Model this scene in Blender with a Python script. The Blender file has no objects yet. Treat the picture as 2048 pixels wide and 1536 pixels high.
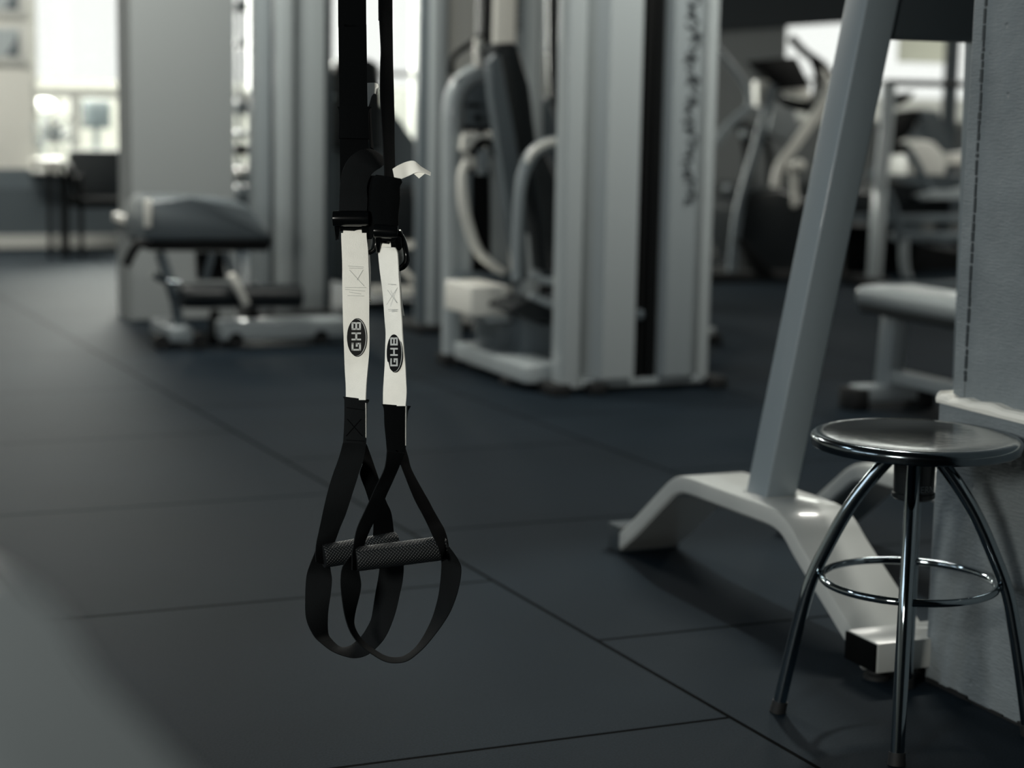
import bpy, bmesh, math, random
from mathutils import Vector, Matrix
random.seed(4)
S = bpy.context.scene
C = S.collection
# ---------------------------------------------------------------- camera
FPX, HC = 3700.0, 1.10
YAW, PITCH, ROLL = math.radians(23.3), math.radians(8.5), math.radians(1.05)
fh = Vector((math.sin(YAW), math.cos(YAW), 0)); up = Vector((0, 0, 1)); rt = fh.cross(up)
fw = fh*math.cos(PITCH) - up*math.sin(PITCH); cu = rt.cross(fw)
RR = rt*math.cos(ROLL) + cu*math.sin(ROLL); UU = -rt*math.sin(ROLL) + cu*math.cos(ROLL)
CAM = Vector((0, 0, HC))
cd = bpy.data.cameras.new('camera'); co = bpy.data.objects.new('camera', cd); C.objects.link(co)
co.matrix_world = Matrix(((RR.x, UU.x, -fw.x, 0), (RR.y, UU.y, -fw.y, 0), (RR.z, UU.z, -fw.z, HC), (0, 0, 0, 1)))
cd.sensor_width = 36; cd.lens = 36*FPX/2048; cd.clip_start = .05; cd.clip_end = 100
cd.dof.use_dof = True; cd.dof.focus_distance = 2.92; cd.dof.aperture_fstop = 2.7; cd.dof.aperture_blades = 0
S.camera = co
# ---------------------------------------------------------------- view + world + lights
S.view_settings.view_transform = 'Standard'; S.view_settings.look = 'None'
S.view_settings.exposure = 0.0; S.view_settings.gamma = 1.0; S.view_settings.use_curve_mapping = False
w = bpy.data.worlds.new('world'); S.world = w; w.use_nodes = True
w.node_tree.nodes['Background'].inputs[0].default_value = (1.0, .99, .95, 1)
w.node_tree.nodes['Background'].inputs[1].default_value = 1.15
WARM = (1.0, .985, .90); COOL = (.78, .90, 1.0)
def area(name, loc, aim, sx, sy, power, col, spread=180):
    l = bpy.data.lights.new(name, 'AREA'); l.shape = 'RECTANGLE'; l.size = sx; l.size_y = sy; l.energy = power; l.color = col
    l.spread = math.radians(spread)
    o = bpy.data.objects.new(name, l); C.objects.link(o); o.location = loc
    o.rotation_euler = (Vector(aim)-Vector(loc)).to_track_quat('-Z', 'Y').to_euler(); return o
# daylight coming in through the far windows
area('daylight_left_window', (3.2, 14.6, 2.05), (3.2, 5, 1.4), 3.3, 1.75, 620, WARM)
area('daylight_middle_window', (5.9, 14.6, 2.05), (5.4, 5, 1.4), 1.6, 1.75, 280, WARM)
area('daylight_right_window', (11.0, 14.6, 1.5), (8, 5, 1.2), 3.4, .7, 36, WARM)
# ceiling lamps over the training floor, with added fill lights among them
area('ceiling_lamp_back', (1.4, 8.0, 2.95), (1.4, 8.0, 0), 1.2, .3, 95, WARM)
area('ceiling_lamp_machines', (3.6, 5.2, 2.95), (3.6, 5.2, 0), 1.2, .3, 72, WARM)
area('ceiling_lamp_side', (-.8, 4.6, 2.95), (-.8, 4.6, 0), 1.2, .3, 22, COOL)
area('ceiling_lamp_cardio', (9.2, 9.0, 2.95), (8.6, 9.6, 0), 1.2, .3, 90, WARM)
area('side_fill', (-2.9, 2.9, 2.1), (1.8, 3.0, 1.3), 2.4, 1.2, 28, COOL)  # added cool fill from the left; the left wall has no window
area('front_fill', (-1.35, .5, 1.45), (.95, 2.8, .85), .6, .5, 20, WARM, 100)  # added soft front fill for the straps, not one of the room's lamps
area('far_wall_fill', (1.2, 12.4, 2.95), (1.2, 12.4, 0), 1.2, .3, 90, WARM)  # invented light, added to brighten the far wall
sp = bpy.data.lights.new('ceiling_spot', 'SPOT'); sp.energy = 230; sp.color = WARM; sp.spot_size = math.radians(40); sp.spot_blend = .6; sp.shadow_soft_size = .06
so = bpy.data.objects.new('ceiling_spot', sp); C.objects.link(so); so.location = (2.75, 4.2, 2.93)
so.rotation_euler = (Vector((2.05, 3.25, .1))-so.location).to_track_quat('-Z', 'Y').to_euler()

# ---------------------------------------------------------------- rays from known points
def ray(x, y): return fw + RR*((x-1024)/FPX) - UU*((y-768)/FPX)
def F(x, y, z=0.0): d = ray(x, y); return CAM + d*((z-HC)/d.z)
def T(x, y, dep): return CAM + ray(x, y)*dep
def onX(x, y, X): d = ray(x, y); return CAM + d*(X/d.x)
def onY(x, y, Y): d = ray(x, y); return CAM + d*(Y/d.y)
# ---------------------------------------------------------------- materials
def lin(v): v /= 255.0; return v/12.92 if v <= .04045 else ((v+.055)/1.055)**2.4
def tone(v, warm=None):
    # monochrome print tint: darks lean blue-green, lights lean cream
    if warm is None: warm = max(0.0, min(1.0, (v-90)/110.0))
    c = Vector((.80, 1.0, 1.14))*(1-warm) + Vector((1.01, 1.0, .93))*warm
    b = lin(v); return (b*c.x, b*c.y, b*c.z, 1)
MATS = {}
def mat(name, v, rough=.5, metal=0.0, bump=0.0, bscale=200.0, var=0.0, vscale=3.0, coat=0.0, warm=None, spec=.5, emit=0.0):
    if name in MATS: return MATS[name]
    m = bpy.data.materials.new(name); m.use_nodes = True; nt = m.node_tree; n = nt.nodes; L = nt.links
    b = n['Principled BSDF']; col = tone(v, warm)
    b.inputs['Base Color'].default_value = col; b.inputs['Roughness'].default_value = rough; b.inputs['Metallic'].default_value = metal
    b.inputs['Coat Weight'].default_value = coat; b.inputs['Specular IOR Level'].default_value = spec
    tc = n.new('ShaderNodeTexCoord')
    if var > 0:
        t = n.new('ShaderNodeTexNoise'); t.inputs['Scale'].default_value = vscale; t.inputs['Detail'].default_value = 5
        L.new(tc.outputs['Object'], t.inputs['Vector'])
        r = n.new('ShaderNodeMapRange'); r.inputs[1].default_value = .3; r.inputs[2].default_value = .7
        r.inputs[3].default_value = 1-var; r.inputs[4].default_value = 1+var; L.new(t.outputs['Fac'], r.inputs[0])
        mx = n.new('ShaderNodeVectorMath'); mx.operation = 'SCALE'; mx.inputs[0].default_value = col[:3]
        L.new(r.outputs[0], mx.inputs['Scale']); L.new(mx.outputs[0], b.inputs['Base Color'])
    if bump > 0:
        t = n.new('ShaderNodeTexNoise'); t.inputs['Scale'].default_value = bscale; t.inputs['Detail'].default_value = 3
        L.new(tc.outputs['Object'], t.inputs['Vector'])
        bp = n.new('ShaderNodeBump'); bp.inputs['Strength'].default_value = bump; bp.inputs['Distance'].default_value = .002
        L.new(t.outputs['Fac'], bp.inputs['Height']); L.new(bp.outputs[0], b.inputs['Normal'])
    if emit > 0:
        b.inputs['Emission Color'].default_value = (1, .99, .93, 1); b.inputs['Emission Strength'].default_value = emit
    MATS[name] = m; return m
M = dict(
 web=mat('black_webbing', 15, .85, bump=.4, bscale=900, warm=0, spec=.12), webd=mat('deep_black_webbing', 7, .9, bump=.3, bscale=900, warm=0, spec=.05),
 white=mat('white_webbing', 228, .75, bump=.35, bscale=700, var=.03, vscale=60), stitch=mat('stitch_thread', 178, .8),
 tag=mat('white_cloth_tag', 252, .7), buckle=mat('black_buckle', 7, .16, warm=0, spec=.35), badge=mat('badge_black', 8, .6, warm=0, spec=.15),
 badger=mat('badge_grey', 175, .45), grip=None,
 chrome=mat('chrome', 165, .07, 1.0, warm=.3), steel=mat('brushed_seat_steel', 118, .15, 1.0, bump=.12, bscale=60, var=.1, vscale=12, warm=.2),
 hub=mat('hub_black', 24, .3, warm=0), hubt=mat('hub_lettering', 135, .5), foot=mat('rubber_black', 16, .7, warm=0),
 frame=mat('frame_grey_paint', 176, .3, coat=.5, bump=.15, bscale=260, var=.03, vscale=8), post=mat('post_grey_paint', 132, .42, coat=.2, warm=.2),
 dark=mat('dark_grey_paint', 62, .4, warm=0), wall=None,
 mach=mat('machine_cream_paint', 166, .35, coat=.3, warm=.5), machd=mat('machine_grey_paint', 146, .4, coat=.2, warm=.4), machm=mat('machine_mid_grey', 100, .45),
 blackp=mat('black_plastic', 10, .55, warm=0, spec=.2), pad=mat('dark_vinyl_pad', 98, .35, bump=.1, bscale=120, warm=.2), padb=mat('black_vinyl_pad', 30, .35, warm=0),
 padl=mat('pale_vinyl_pad', 136, .3, warm=.5), padn=mat('grey_foreground_vinyl', 118, .5, warm=.3),
 white_m=mat('white_enamel', 222, .35), wallw=mat('white_plaster', 205, .8, bump=.2, bscale=40), wallg=mat('grey_plaster', 140, .8, warm=.6),
 dado=mat('dark_dado_paint', 84, .6, warm=0), base=mat('baseboard_white', 190, .5), ceil=mat('ceiling_grey', 80, .9, warm=.3),
 walld=mat('dark_wall_paint', 60, .8, warm=0), glowl=mat('lamp_shade_glow', 240, .5, emit=1.0), script=mat('dark_decal', 62, .6, warm=0),
 mid=mat('mid_grey_plastic', 88, .5), pale=mat('pale_shroud', 190, .4), sill=mat('ledge_cream_paint', 238, .5, bump=.3, bscale=80),
)
def bumpy(name, v, kind):
    m = bpy.data.materials.new(name); m.use_nodes = True; nt = m.node_tree; n = nt.nodes; L = nt.links; b = n['Principled BSDF']
    tc = n.new('ShaderNodeTexCoord')
    return m, nt, n, L, b, tc
# diamond-knurled foam grip
m, nt, n, L, b, tc = bumpy('knurled_grip_rubber', 30, 0)
b.inputs['Base Color'].default_value = tone(24, 0); b.inputs['Roughness'].default_value = .5
ws = []
for s in (1, -1):
    mp = n.new('ShaderNodeMapping'); mp.inputs['Rotation'].default_value = (0, 0, s*.8); L.new(tc.outputs['UV'], mp.inputs['Vector'])
    wv = n.new('ShaderNodeTexWave'); wv.inputs['Scale'].default_value = 9.0; L.new(mp.outputs[0], wv.inputs['Vector']); ws.append(wv)
mm = n.new('ShaderNodeMath'); mm.operation = 'MULTIPLY'; L.new(ws[0].outputs['Fac'], mm.inputs[0]); L.new(ws[1].outputs['Fac'], mm.inputs[1])
bp = n.new('ShaderNodeBump'); bp.inputs['Strength'].default_value = .9; bp.inputs['Distance'].default_value = .0015
L.new(mm.outputs[0], bp.inputs['Height']); L.new(bp.outputs[0], b.inputs['Normal']); M['grip'] = m
# right wall: painted rough plaster
m, nt, n, L, b, tc = bumpy('painted_rough_plaster', 150, 0)
b.inputs['Roughness'].default_value = .55
t1 = n.new('ShaderNodeTexNoise'); t1.inputs['Scale'].default_value = 9; t1.inputs['Detail'].default_value = 8; L.new(tc.outputs['Object'], t1.inputs['Vector'])
mp = n.new('ShaderNodeMapping'); mp.inputs['Scale'].default_value = (1, 14, 70); L.new(tc.outputs['Object'], mp.inputs['Vector'])
t2 = n.new('ShaderNodeTexNoise'); t2.inputs['Scale'].default_value = 4; t2.inputs['Detail'].default_value = 6; L.new(mp.outputs[0], t2.inputs['Vector'])
t3 = n.new('ShaderNodeTexVoronoi'); t3.inputs['Scale'].default_value = 14; L.new(tc.outputs['Object'], t3.inputs['Vector'])
r3 = n.new('ShaderNodeMapRange'); r3.inputs[1].default_value = .0; r3.inputs[2].default_value = .09; r3.inputs[3].default_value = -.8; r3.inputs[4].default_value = 0; L.new(t3.outputs['Distance'], r3.inputs[0])
a1 = n.new('ShaderNodeMath'); a1.operation = 'MULTIPLY_ADD'; a1.inputs[1].default_value = .22; L.new(t2.outputs['Fac'], a1.inputs[0]); L.new(t1.outputs['Fac'], a1.inputs[2])
a2 = n.new('ShaderNodeMath'); a2.operation = 'MULTIPLY_ADD'; a2.inputs[1].default_value = .5; L.new(r3.outputs[0], a2.inputs[0]); L.new(a1.outputs[0], a2.inputs[2])
bp = n.new('ShaderNodeBump'); bp.inputs['Strength'].default_value = .9; bp.inputs['Distance'].default_value = .011
L.new(a2.outputs[0], bp.inputs['Height']); L.new(bp.outputs[0], b.inputs['Normal'])
cr = n.new('ShaderNodeValToRGB'); L.new(t1.outputs['Fac'], cr.inputs[0]); cr.color_ramp.elements[0].position = .3; cr.color_ramp.elements[1].position = .7
cr.color_ramp.elements[0].color = tone(120, .3); cr.color_ramp.elements[1].color = tone(134, .35); L.new(cr.outputs[0], b.inputs['Base Color'])
M['wall'] = m
# rubber floor slabs in running bond
m, nt, n, L, b, tc = bumpy('rubber_floor_slabs', 60, 0)
sx = n.new('ShaderNodeSeparateXYZ'); L.new(tc.outputs['Object'], sx.inputs[0])
def mth(op, a, bb):
    q = n.new('ShaderNodeMath'); q.operation = op
    if op == 'MULTIPLY_ADD': q.inputs[2].default_value = .07
    for i, v in enumerate((a, bb)):
        if isinstance(v, (int, float)): q.inputs[i].default_value = v
        else: L.new(v, q.inputs[i])
    return q.outputs[0]
cb = n.new('ShaderNodeCombineXYZ')
L.new(mth('ADD', sx.outputs['Y'], -3.37+.53+1.06*20), cb.inputs[0])
L.new(mth('ADD', mth('ADD', sx.outputs['X'], mth('MULTIPLY', sx.outputs['Y'], .03)), -1.655-.102+1.06*20), cb.inputs[1])
br = n.new('ShaderNodeTexBrick'); L.new(cb.outputs[0], br.inputs['Vector'])
br.offset = .5; br.offset_frequency = 2; br.squash = 1
br.inputs['Scale'].default_value = 1; br.inputs['Brick Width'].default_value = 1.06; br.inputs['Row Height'].default_value = 1.06
br.inputs['Mortar Size'].default_value = .0055; br.inputs['Mortar Smooth'].default_value = .3; br.inputs['Bias'].default_value = 0
br.inputs['Color1'].default_value = (.0062, .0103, .0150, 1); br.inputs['Color2'].default_value = (.0072, .0119, .0170, 1); br.inputs['Mortar'].default_value = tone(3, 0)
gn = n.new('ShaderNodeTexNoise'); gn.inputs['Scale'].default_value = 260; gn.inputs['Detail'].default_value = 2; L.new(tc.outputs['Object'], gn.inputs['Vector'])
gr = n.new('ShaderNodeMapRange'); gr.inputs[1].default_value = .35; gr.inputs[2].default_value = .75; gr.inputs[3].default_value = .7; gr.inputs[4].default_value = 1.5; L.new(gn.outputs['Fac'], gr.inputs[0])
ln = n.new('ShaderNodeTexNoise'); ln.inputs['Scale'].default_value = 1.6; ln.inputs['Detail'].default_value = 5; L.new(tc.outputs['Object'], ln.inputs['Vector'])
lr = n.new('ShaderNodeMapRange'); lr.inputs[1].default_value = .3; lr.inputs[2].default_value = .7; lr.inputs[3].default_value = .85; lr.inputs[4].default_value = 1.15; L.new(ln.outputs['Fac'], lr.inputs[0])
v1 = n.new('ShaderNodeVectorMath'); v1.operation = 'SCALE'; L.new(br.outputs['Color'], v1.inputs[0]); L.new(mth('MULTIPLY', gr.outputs[0], lr.outputs[0]), v1.inputs['Scale'])
L.new(v1.outputs[0], b.inputs['Base Color']); b.inputs['Roughness'].default_value = .7; L.new(mth('MULTIPLY_ADD', br.outputs['Fac'], -.06), b.inputs['Specular IOR Level']); b.inputs['Specular Tint'].default_value = (.72, .92, 1, 1)
bp = n.new('ShaderNodeBump'); bp.inputs['Strength'].default_value = .5; bp.inputs['Distance'].default_value = .003
L.new(mth('SUBTRACT', mth('MULTIPLY', gn.outputs['Fac'], .5), mth('MULTIPLY', br.outputs['Fac'], 2.0)), bp.inputs['Height']); L.new(bp.outputs[0], b.inputs['Normal'])
M['floor'] = m
# clear glass pane
m = bpy.data.materials.new('window_glass'); m.use_nodes = True; nt = m.node_tree; n = nt.nodes; n.clear()
o_ = n.new('ShaderNodeOutputMaterial'); mx = n.new('ShaderNodeMixShader'); tr = n.new('ShaderNodeBsdfTransparent'); gl = n.new('ShaderNodeBsdfGlossy')
gl.inputs['Roughness'].default_value = .03; tr.inputs[0].default_value = (.96, .98, .98, 1); mx.inputs[0].default_value = .05
nt.links.new(tr.outputs[0], mx.inputs[1]); nt.links.new(gl.outputs[0], mx.inputs[2]); nt.links.new(mx.outputs[0], o_.inputs[0]); M['glass'] = m

# ---------------------------------------------------------------- mesh helpers
LOC = {}
def thing(name, label, cat, loc, group=None):
    o = bpy.data.objects.new(name, None); C.objects.link(o); o.empty_display_size = .05
    o.location = loc; o['label'] = label; o['category'] = cat
    if group: o['group'] = group
    LOC[o] = Vector(loc); return o
def obj(name, bm, m, parent=None, loc=None, smooth=True, label=None):
    base = LOC[parent] if parent is not None else Vector(loc or (0, 0, 0))
    bmesh.ops.translate(bm, verts=bm.verts, vec=-base)
    bmesh.ops.recalc_face_normals(bm, faces=bm.faces)
    me = bpy.data.meshes.new(name); bm.to_mesh(me); bm.free()
    for mm_ in (m if isinstance(m, (list, tuple)) else [m]): me.materials.append(mm_)
    if smooth:
        for p in me.polygons: p.use_smooth = True
        try: me.set_sharp_from_angle(angle=math.radians(38))
        except Exception: pass
    o = bpy.data.objects.new(name, me); C.objects.link(o)
    if parent is not None: o.parent = parent
    else: o.location = base
    LOC[o] = base
    if label: o['label'] = label
    return o
def struct(name, bm, m, smooth=False): o = obj(name, bm, m, None, smooth=smooth); o['kind'] = 'structure'; return o
def tag(o, label, cat, group=None):
    o['label'] = label; o['category'] = cat
    if group: o['group'] = group
    return o
def BM(): return bmesh.new()
def box(bm, x0, x1, y0, y1, z0, z1, bev=0.0, seg=2):
    r = bmesh.ops.create_cube(bm, size=1.0); vs = r['verts']
    bmesh.ops.scale(bm, verts=vs, vec=(abs(x1-x0), abs(y1-y0), abs(z1-z0)))
    bmesh.ops.translate(bm, verts=vs, vec=((x0+x1)/2, (y0+y1)/2, (z0+z1)/2))
    if bev > 0:
        es = list({e for v in vs for e in v.link_edges})
        bmesh.ops.bevel(bm, geom=es, offset=bev, segments=seg, affect='EDGES', profile=.5)
    return bm
def bar(bm, a, b_, w_, h_, bev=.004, upv=(0, 0, 1)):
    a = Vector(a); b_ = Vector(b_); d = b_-a; L_ = d.length; z = d.normalized(); x = Vector(upv).cross(z)
    if x.length < .01: x = Vector((1, 0, 0)).cross(z)
    x.normalize(); y = z.cross(x)
    r = bmesh.ops.create_cube(bm, size=1.0); vs = r['verts']
    bmesh.ops.scale(bm, verts=vs, vec=(w_, h_, L_))
    if bev > 0:
        r2 = bmesh.ops.bevel(bm, geom=list({e for v in vs for e in v.link_edges}), offset=bev, segments=2, affect='EDGES', profile=.5)
        vs = list({v for f_ in r2['faces'] for v in f_.verts} | {v for v in vs if v.is_valid})
    Mx = Matrix(((x.x, y.x, z.x, (a.x+b_.x)/2), (x.y, y.y, z.y, (a.y+b_.y)/2), (x.z, y.z, z.z, (a.z+b_.z)/2), (0, 0, 0, 1)))
    bmesh.ops.transform(bm, verts=vs, matrix=Mx); return bm
def cyl(bm, a, b_, r1, r2=None, n_=24, caps=True):
    return tube(bm, [Vector(a), Vector(b_)], [r1, r1 if r2 is None else r2], n_, smooth=False)
def crom(pts, sub):
    out = []
    P_ = [pts[0]] + list(pts) + [pts[-1]]
    for i in range(1, len(P_)-2):
        p0, p1, p2, p3 = P_[i-1], P_[i], P_[i+1], P_[i+2]
        for k in range(sub):
            t = k/sub; out.append(.5*((2*p1)+(p2-p0)*t+(2*p0-5*p1+4*p2-p3)*t*t+(3*p1-p0-3*p2+p3)*t**3))
    out.append(P_[-2]); return out
def tube(bm, pts, r, n_=16, closed=False, smooth=True, sub=6):
    pts = [Vector(p) for p in pts]; rs = r if isinstance(r, (list, tuple)) else [r]*len(pts)
    if smooth and not closed:
        q = crom([Vector((*p, rr)) for p, rr in zip(pts, rs)], sub); pts = [Vector(v[:3]) for v in q]; rs = [v[3] for v in q]
    N = len(pts); rings = []; prev = None
    for i, p in enumerate(pts):
        d = (pts[(i+1) % N]-pts[i-1]) if closed else (pts[min(i+1, N-1)]-pts[max(i-1, 0)])
        d.normalize()
        if prev is None:
            a = d.orthogonal().normalized()
        else: a = (prev-d*prev.dot(d)).normalized()
        prev = a; b2 = d.cross(a)
        rings.append([bm.verts.new(p+(a*math.cos(2*math.pi*k/n_)+b2*math.sin(2*math.pi*k/n_))*rs[i]) for k in range(n_)])
    uv = bm.loops.layers.uv.verify(); acc = 0
    for i in range(N if closed else N-1):
        A, B = rings[i], rings[(i+1) % N]; ln_ = (pts[(i+1) % N]-pts[i]).length; sh = 0
        if closed and i == N-1:
            sh = min(range(n_), key=lambda s: (A[0].co-B[s].co).length)
        for k in range(n_):
            f_ = bm.faces.new((A[k], A[(k+1) % n_], B[(k+1+sh) % n_], B[(k+sh) % n_]))
            for lp, (u_, v_) in zip(f_.loops, ((k, 0), (k+1, 0), (k+1, 1), (k, 1))): lp[uv].uv = (u_/n_, (acc+v_*ln_)/.113)
        acc += ln_
    if not closed:
        bm.faces.new(rings[0][::-1]); bm.faces.new(rings[-1])
    return bm
def lathe(bm, prof, c, n_=48):
    rings = []
    for r, z in prof:
        if r < 1e-6: rings.append([bm.verts.new((c[0], c[1], c[2]+z))])
        else: rings.append([bm.verts.new((c[0]+r*math.cos(2*math.pi*k/n_), c[1]+r*math.sin(2*math.pi*k/n_), c[2]+z)) for k in range(n_)])
    for A, B in zip(rings, rings[1:]):
        for k in range(n_):
            a0, a1 = A[k % len(A)], A[(k+1) % len(A)]; b0, b1 = B[k % len(B)], B[(k+1) % len(B)]
            vs = []
            for v in (a0, a1, b1, b0):
                if v not in vs: vs.append(v)
            if len(vs) > 2: bm.faces.new(vs)
    return bm
def prism(bm, poly, vec, bev=0.0):
    vec = Vector(vec); A = [bm.verts.new(p) for p in poly]; B = [bm.verts.new(Vector(p)+vec) for p in poly]; n_ = len(A)
    fs = [bm.faces.new(A), bm.faces.new(B[::-1])]
    for i in range(n_): fs.append(bm.faces.new((A[i], B[i], B[(i+1) % n_], A[(i+1) % n_])))
    if bev > 0:
        es = list({e for f_ in fs[:2] for e in f_.edges})
        bmesh.ops.bevel(bm, geom=es, offset=bev, segments=3, affect='EDGES', profile=.5)
    return bm
def strip(bm, rows, thick=.0022, wid=None, sub=6, flip=1, nx=5):
    """woven strap from rows of (left point, right point)"""
    P_ = crom([Vector((*a, 0)).to_4d() if False else a for a in [Vector(r[0]) for r in rows]], sub)
    Q_ = crom([Vector(r[1]) for r in rows], sub)
    N = len(P_); top = []; bot = []
    for i in range(N):
        j0, j1 = max(i-1, 0), min(i+1, N-1)
        d = ((P_[j1]+Q_[j1])-(P_[j0]+Q_[j0])); nrm = d.cross(Q_[i]-P_[i])
        if nrm.length > 0: nrm.normalize()
        if nrm.dot(CAM-P_[i]) < 0: pass
        t_ = []; b2 = []
        for k in range(nx+1):
            s = k/nx; c_ = P_[i].lerp(Q_[i], s); th = thick*(1 if 0 < k < nx else .55)
            t_.append(bm.verts.new(c_+nrm*th/2)); b2.append(bm.verts.new(c_-nrm*th/2))
        top.append(t_); bot.append(b2)
    for i in range(N-1):
        for k in range(nx):
            bm.faces.new((top[i][k], top[i][k+1], top[i+1][k+1], top[i+1][k])); bm.faces.new((bot[i][k+1], bot[i][k], bot[i+1][k], bot[i+1][k+1]))
        for k in (0, nx): bm.faces.new((top[i][k], top[i+1][k], bot[i+1][k], bot[i][k]))
    for i in (0, N-1):
        for k in range(nx): bm.faces.new((top[i][k], top[i][k+1], bot[i][k+1], bot[i][k]))
    return bm
def rbox(bm, c, sx_, sy_, sz_, r=.03, rot=None):
    """soft upholstered block"""
    r_ = bmesh.ops.create_cube(bm, size=1.0); vs = r_['verts']; bmesh.ops.scale(bm, verts=vs, vec=(sx_, sy_, sz_))
    r2 = bmesh.ops.bevel(bm, geom=list({e for v in vs for e in v.link_edges}), offset=min(r, sx_*.49, sy_*.49, sz_*.49), segments=5, affect='EDGES', profile=.5)
    vs = list({v for f_ in r2['faces'] for v in f_.verts})
    if rot is not None: bmesh.ops.rotate(bm, verts=vs, cent=(0, 0, 0), matrix=rot)
    bmesh.ops.translate(bm, verts=vs, vec=c); return bm
def G(pts, Y): return [onY(x, y, Y) for x, y in pts]

# ================================================================ SETTING
FY = 14.1
bm = BM(); box(bm, -3, 13, -3, FY+.3, -.2, 0); struct('floor', bm, M['floor'])
bm = BM(); box(bm, -3, 13, -3, FY+.3, 3.0, 3.1); struct('ceiling', bm, M['ceil'])
bm = BM(); box(bm, -3.1, -3, -3, FY+.3, 0, 3); struct('wall_left', bm, M['wallw'])
bm = BM(); box(bm, -3, 13, -3.1, -3, 0, 3); struct('wall_back', bm, M['walld'])
bm = BM(); box(bm, 13, 13.1, -3, FY+.3, 0, 3); struct('wall_right', bm, M['walld'])
# far wall with its window openings
xw = lambda px: onY(px, 200, FY).x
X1a, X1b = xw(64), xw(520); X2a, X2b = xw(648), xw(845); X3a, X3b = xw(1566), xw(2040)
SILL = onY(150, 338, FY).z
bm = BM()
box(bm, -3, X1a, FY, FY+.25, SILL, 3)
box(bm, X1b, X2a, FY, FY+.25, SILL, 3)
for a_, b_, zt0 in ((X1a, X1b, 2.75), (X2a, X2b, 2.75), (X3a, X3b, 2.0)): box(bm, a_, b_, FY, FY+.25, zt0, 3)
box(bm, X3b, 13, FY, FY+.25, 0, 3)
struct('wall_far', bm, M['wallw'])
bm = BM(); box(bm, X2b, X3a, FY, FY+.25, 0, 3); box(bm, X3a, X3b, FY, FY+.25, 0, 1.0); struct('wall_far_right', bm, M['wallg'])
zg = onY(30, 376, FY).z
bm = BM(); box(bm, -3, X2b, FY, FY+.25, zg, SILL); struct('trim_1', bm, M['machm'])
bm = BM(); box(bm, -3, X2b, FY-.02, FY+.25, 0, zg); struct('trim_2', bm, M['dado'])
bm = BM(); box(bm, -3, X2b, FY-.05, FY-.02, 0, onY(30, 470, FY).z, .004); struct('baseboard_far', bm, M['base'])
def window(nm, a_, b_, z0, z1, muls, rails):
    bm = BM(); fwd = .05
    box(bm, a_, b_, FY+.06, FY+.14, z0, z0+fwd); box(bm, a_, b_, FY+.06, FY+.14, z1-fwd, z1)
    box(bm, a_, a_+fwd, FY+.06, FY+.14, z0, z1); box(bm, b_-fwd, b_, FY+.06, FY+.14, z0, z1)
    for x_ in muls: box(bm, x_-.035, x_+.035, FY+.06, FY+.14, z0, rails[0][0])
    for z_, h_ in rails: box(bm, a_, b_, FY+.07, FY+.13, z_-h_/2, z_+h_/2)
    o = struct(nm, bm, M['base'])
    g = BM(); box(g, a_, b_, FY+.095, FY+.1, z0, z1); p_ = obj('window_pane', g, M['glass'], o); return o
zr = onY(150, 186, FY).z
window('window_1', X1a, X1b, SILL, 2.75, [xw(152), xw(330)], [(zr, .06)])
window('window_2', X2a, X2b, SILL, 2.75, [], [(onY(800, 148, FY).z, .04)])
window('window_3', X3a, X3b, 1.0, 2.0, [xw(1660), xw(1915)], [(onY(1850, 165, FY).z, .03)])
# a pale yard wall outside, seen through the lower panes
bm = BM(); box(bm, -2, 14, 17.2, 17.4, -.2, 1.28); struct('wall_outside', bm, M['wallw'])
bm = BM(); box(bm, -4, 16, FY+.35, 18, -.25, -.2); struct('floor_outside', bm, M['wallg'])

bm = BM(); box(bm, X1a-.03, X1b+.03, FY-.18, FY+.058, SILL-.03, SILL, .005); struct('trim_8', bm, M['base'])
# left pillar
pa = onY(263, 300, 9.25); pb = onY(470, 300, 9.25)
yp = onX(236, 300, pa.x).y
bm = BM(); box(bm, pa.x, pb.x, 9.25, yp, 0, 3, .01); struct('wall_pillar', bm, M['wallg'])
zl = onY(250, 448, 9.3).z; zl2 = onY(250, 433, 9.3).z
bm = BM(); box(bm, pa.x-.012, pa.x, 9.25, yp, 0, zl, .002); struct('trim_3', bm, M['wallg'])
bm = BM(); box(bm, pa.x-.03, pa.x, 9.24, yp+.01, zl, zl2, .004); struct('trim_4', bm, M['sill'])
# near right wall: upper plaster, corner bead, dado with ledge
bm = BM(); box(bm, 2.172, 2.62, -3, 2.86, .56, 3); struct('wall_near', bm, M['wall'])
bm = BM(); box(bm, 2.170, 2.62, 2.862, 2.897, .56, 3, .004); struct('trim_5', bm, M['wall'])
# chipped groove between bead and plaster
bm = BM(); yy = .6
while yy < 2.4:
    h_ = random.uniform(.006, .03)
    box(bm, 2.1695, 2.173, 2.8585+random.uniform(-.0015, .0008), 2.8635+random.uniform(-.001, .0015), yy, yy+h_); yy += h_+random.uniform(.0, .006)
struct('trim_6', bm, M['dark'])
# dado panel and ledge (top edge wavers a little)
bm = BM(); box(bm, 2.150, 2.62, -3, 2.911, 0.0, .553, .004); struct('wall_near_dado', bm, M['wall'])
bm = BM(); NL = 60; rowsL = []
for i in range(NL+1):
    y_ = 2.914-(5.9*i/NL)**1.0*(i/NL) ; jz = .0025*math.sin(i*2.1)+.002*math.sin(i*.7+1); dz = .012 if False else 0
    prof = [(2.146, .553), (2.144, .560+jz*.4), (2.147, .567+jz), (2.153, .571+jz), (2.25, .572+jz), (2.25, .553)]
    rowsL.append([bm.verts.new((x_, y_, z_)) for x_, z_ in prof])
for A, B in zip(rowsL, rowsL[1:]):
    for k in range(6): bm.faces.new((A[k], A[(k+1) % 6], B[(k+1) % 6], B[k]))
bm.faces.new(rowsL[0]); bm.faces.new(rowsL[-1][::-1]); struct('trim_7', bm, M['sill'])
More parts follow.
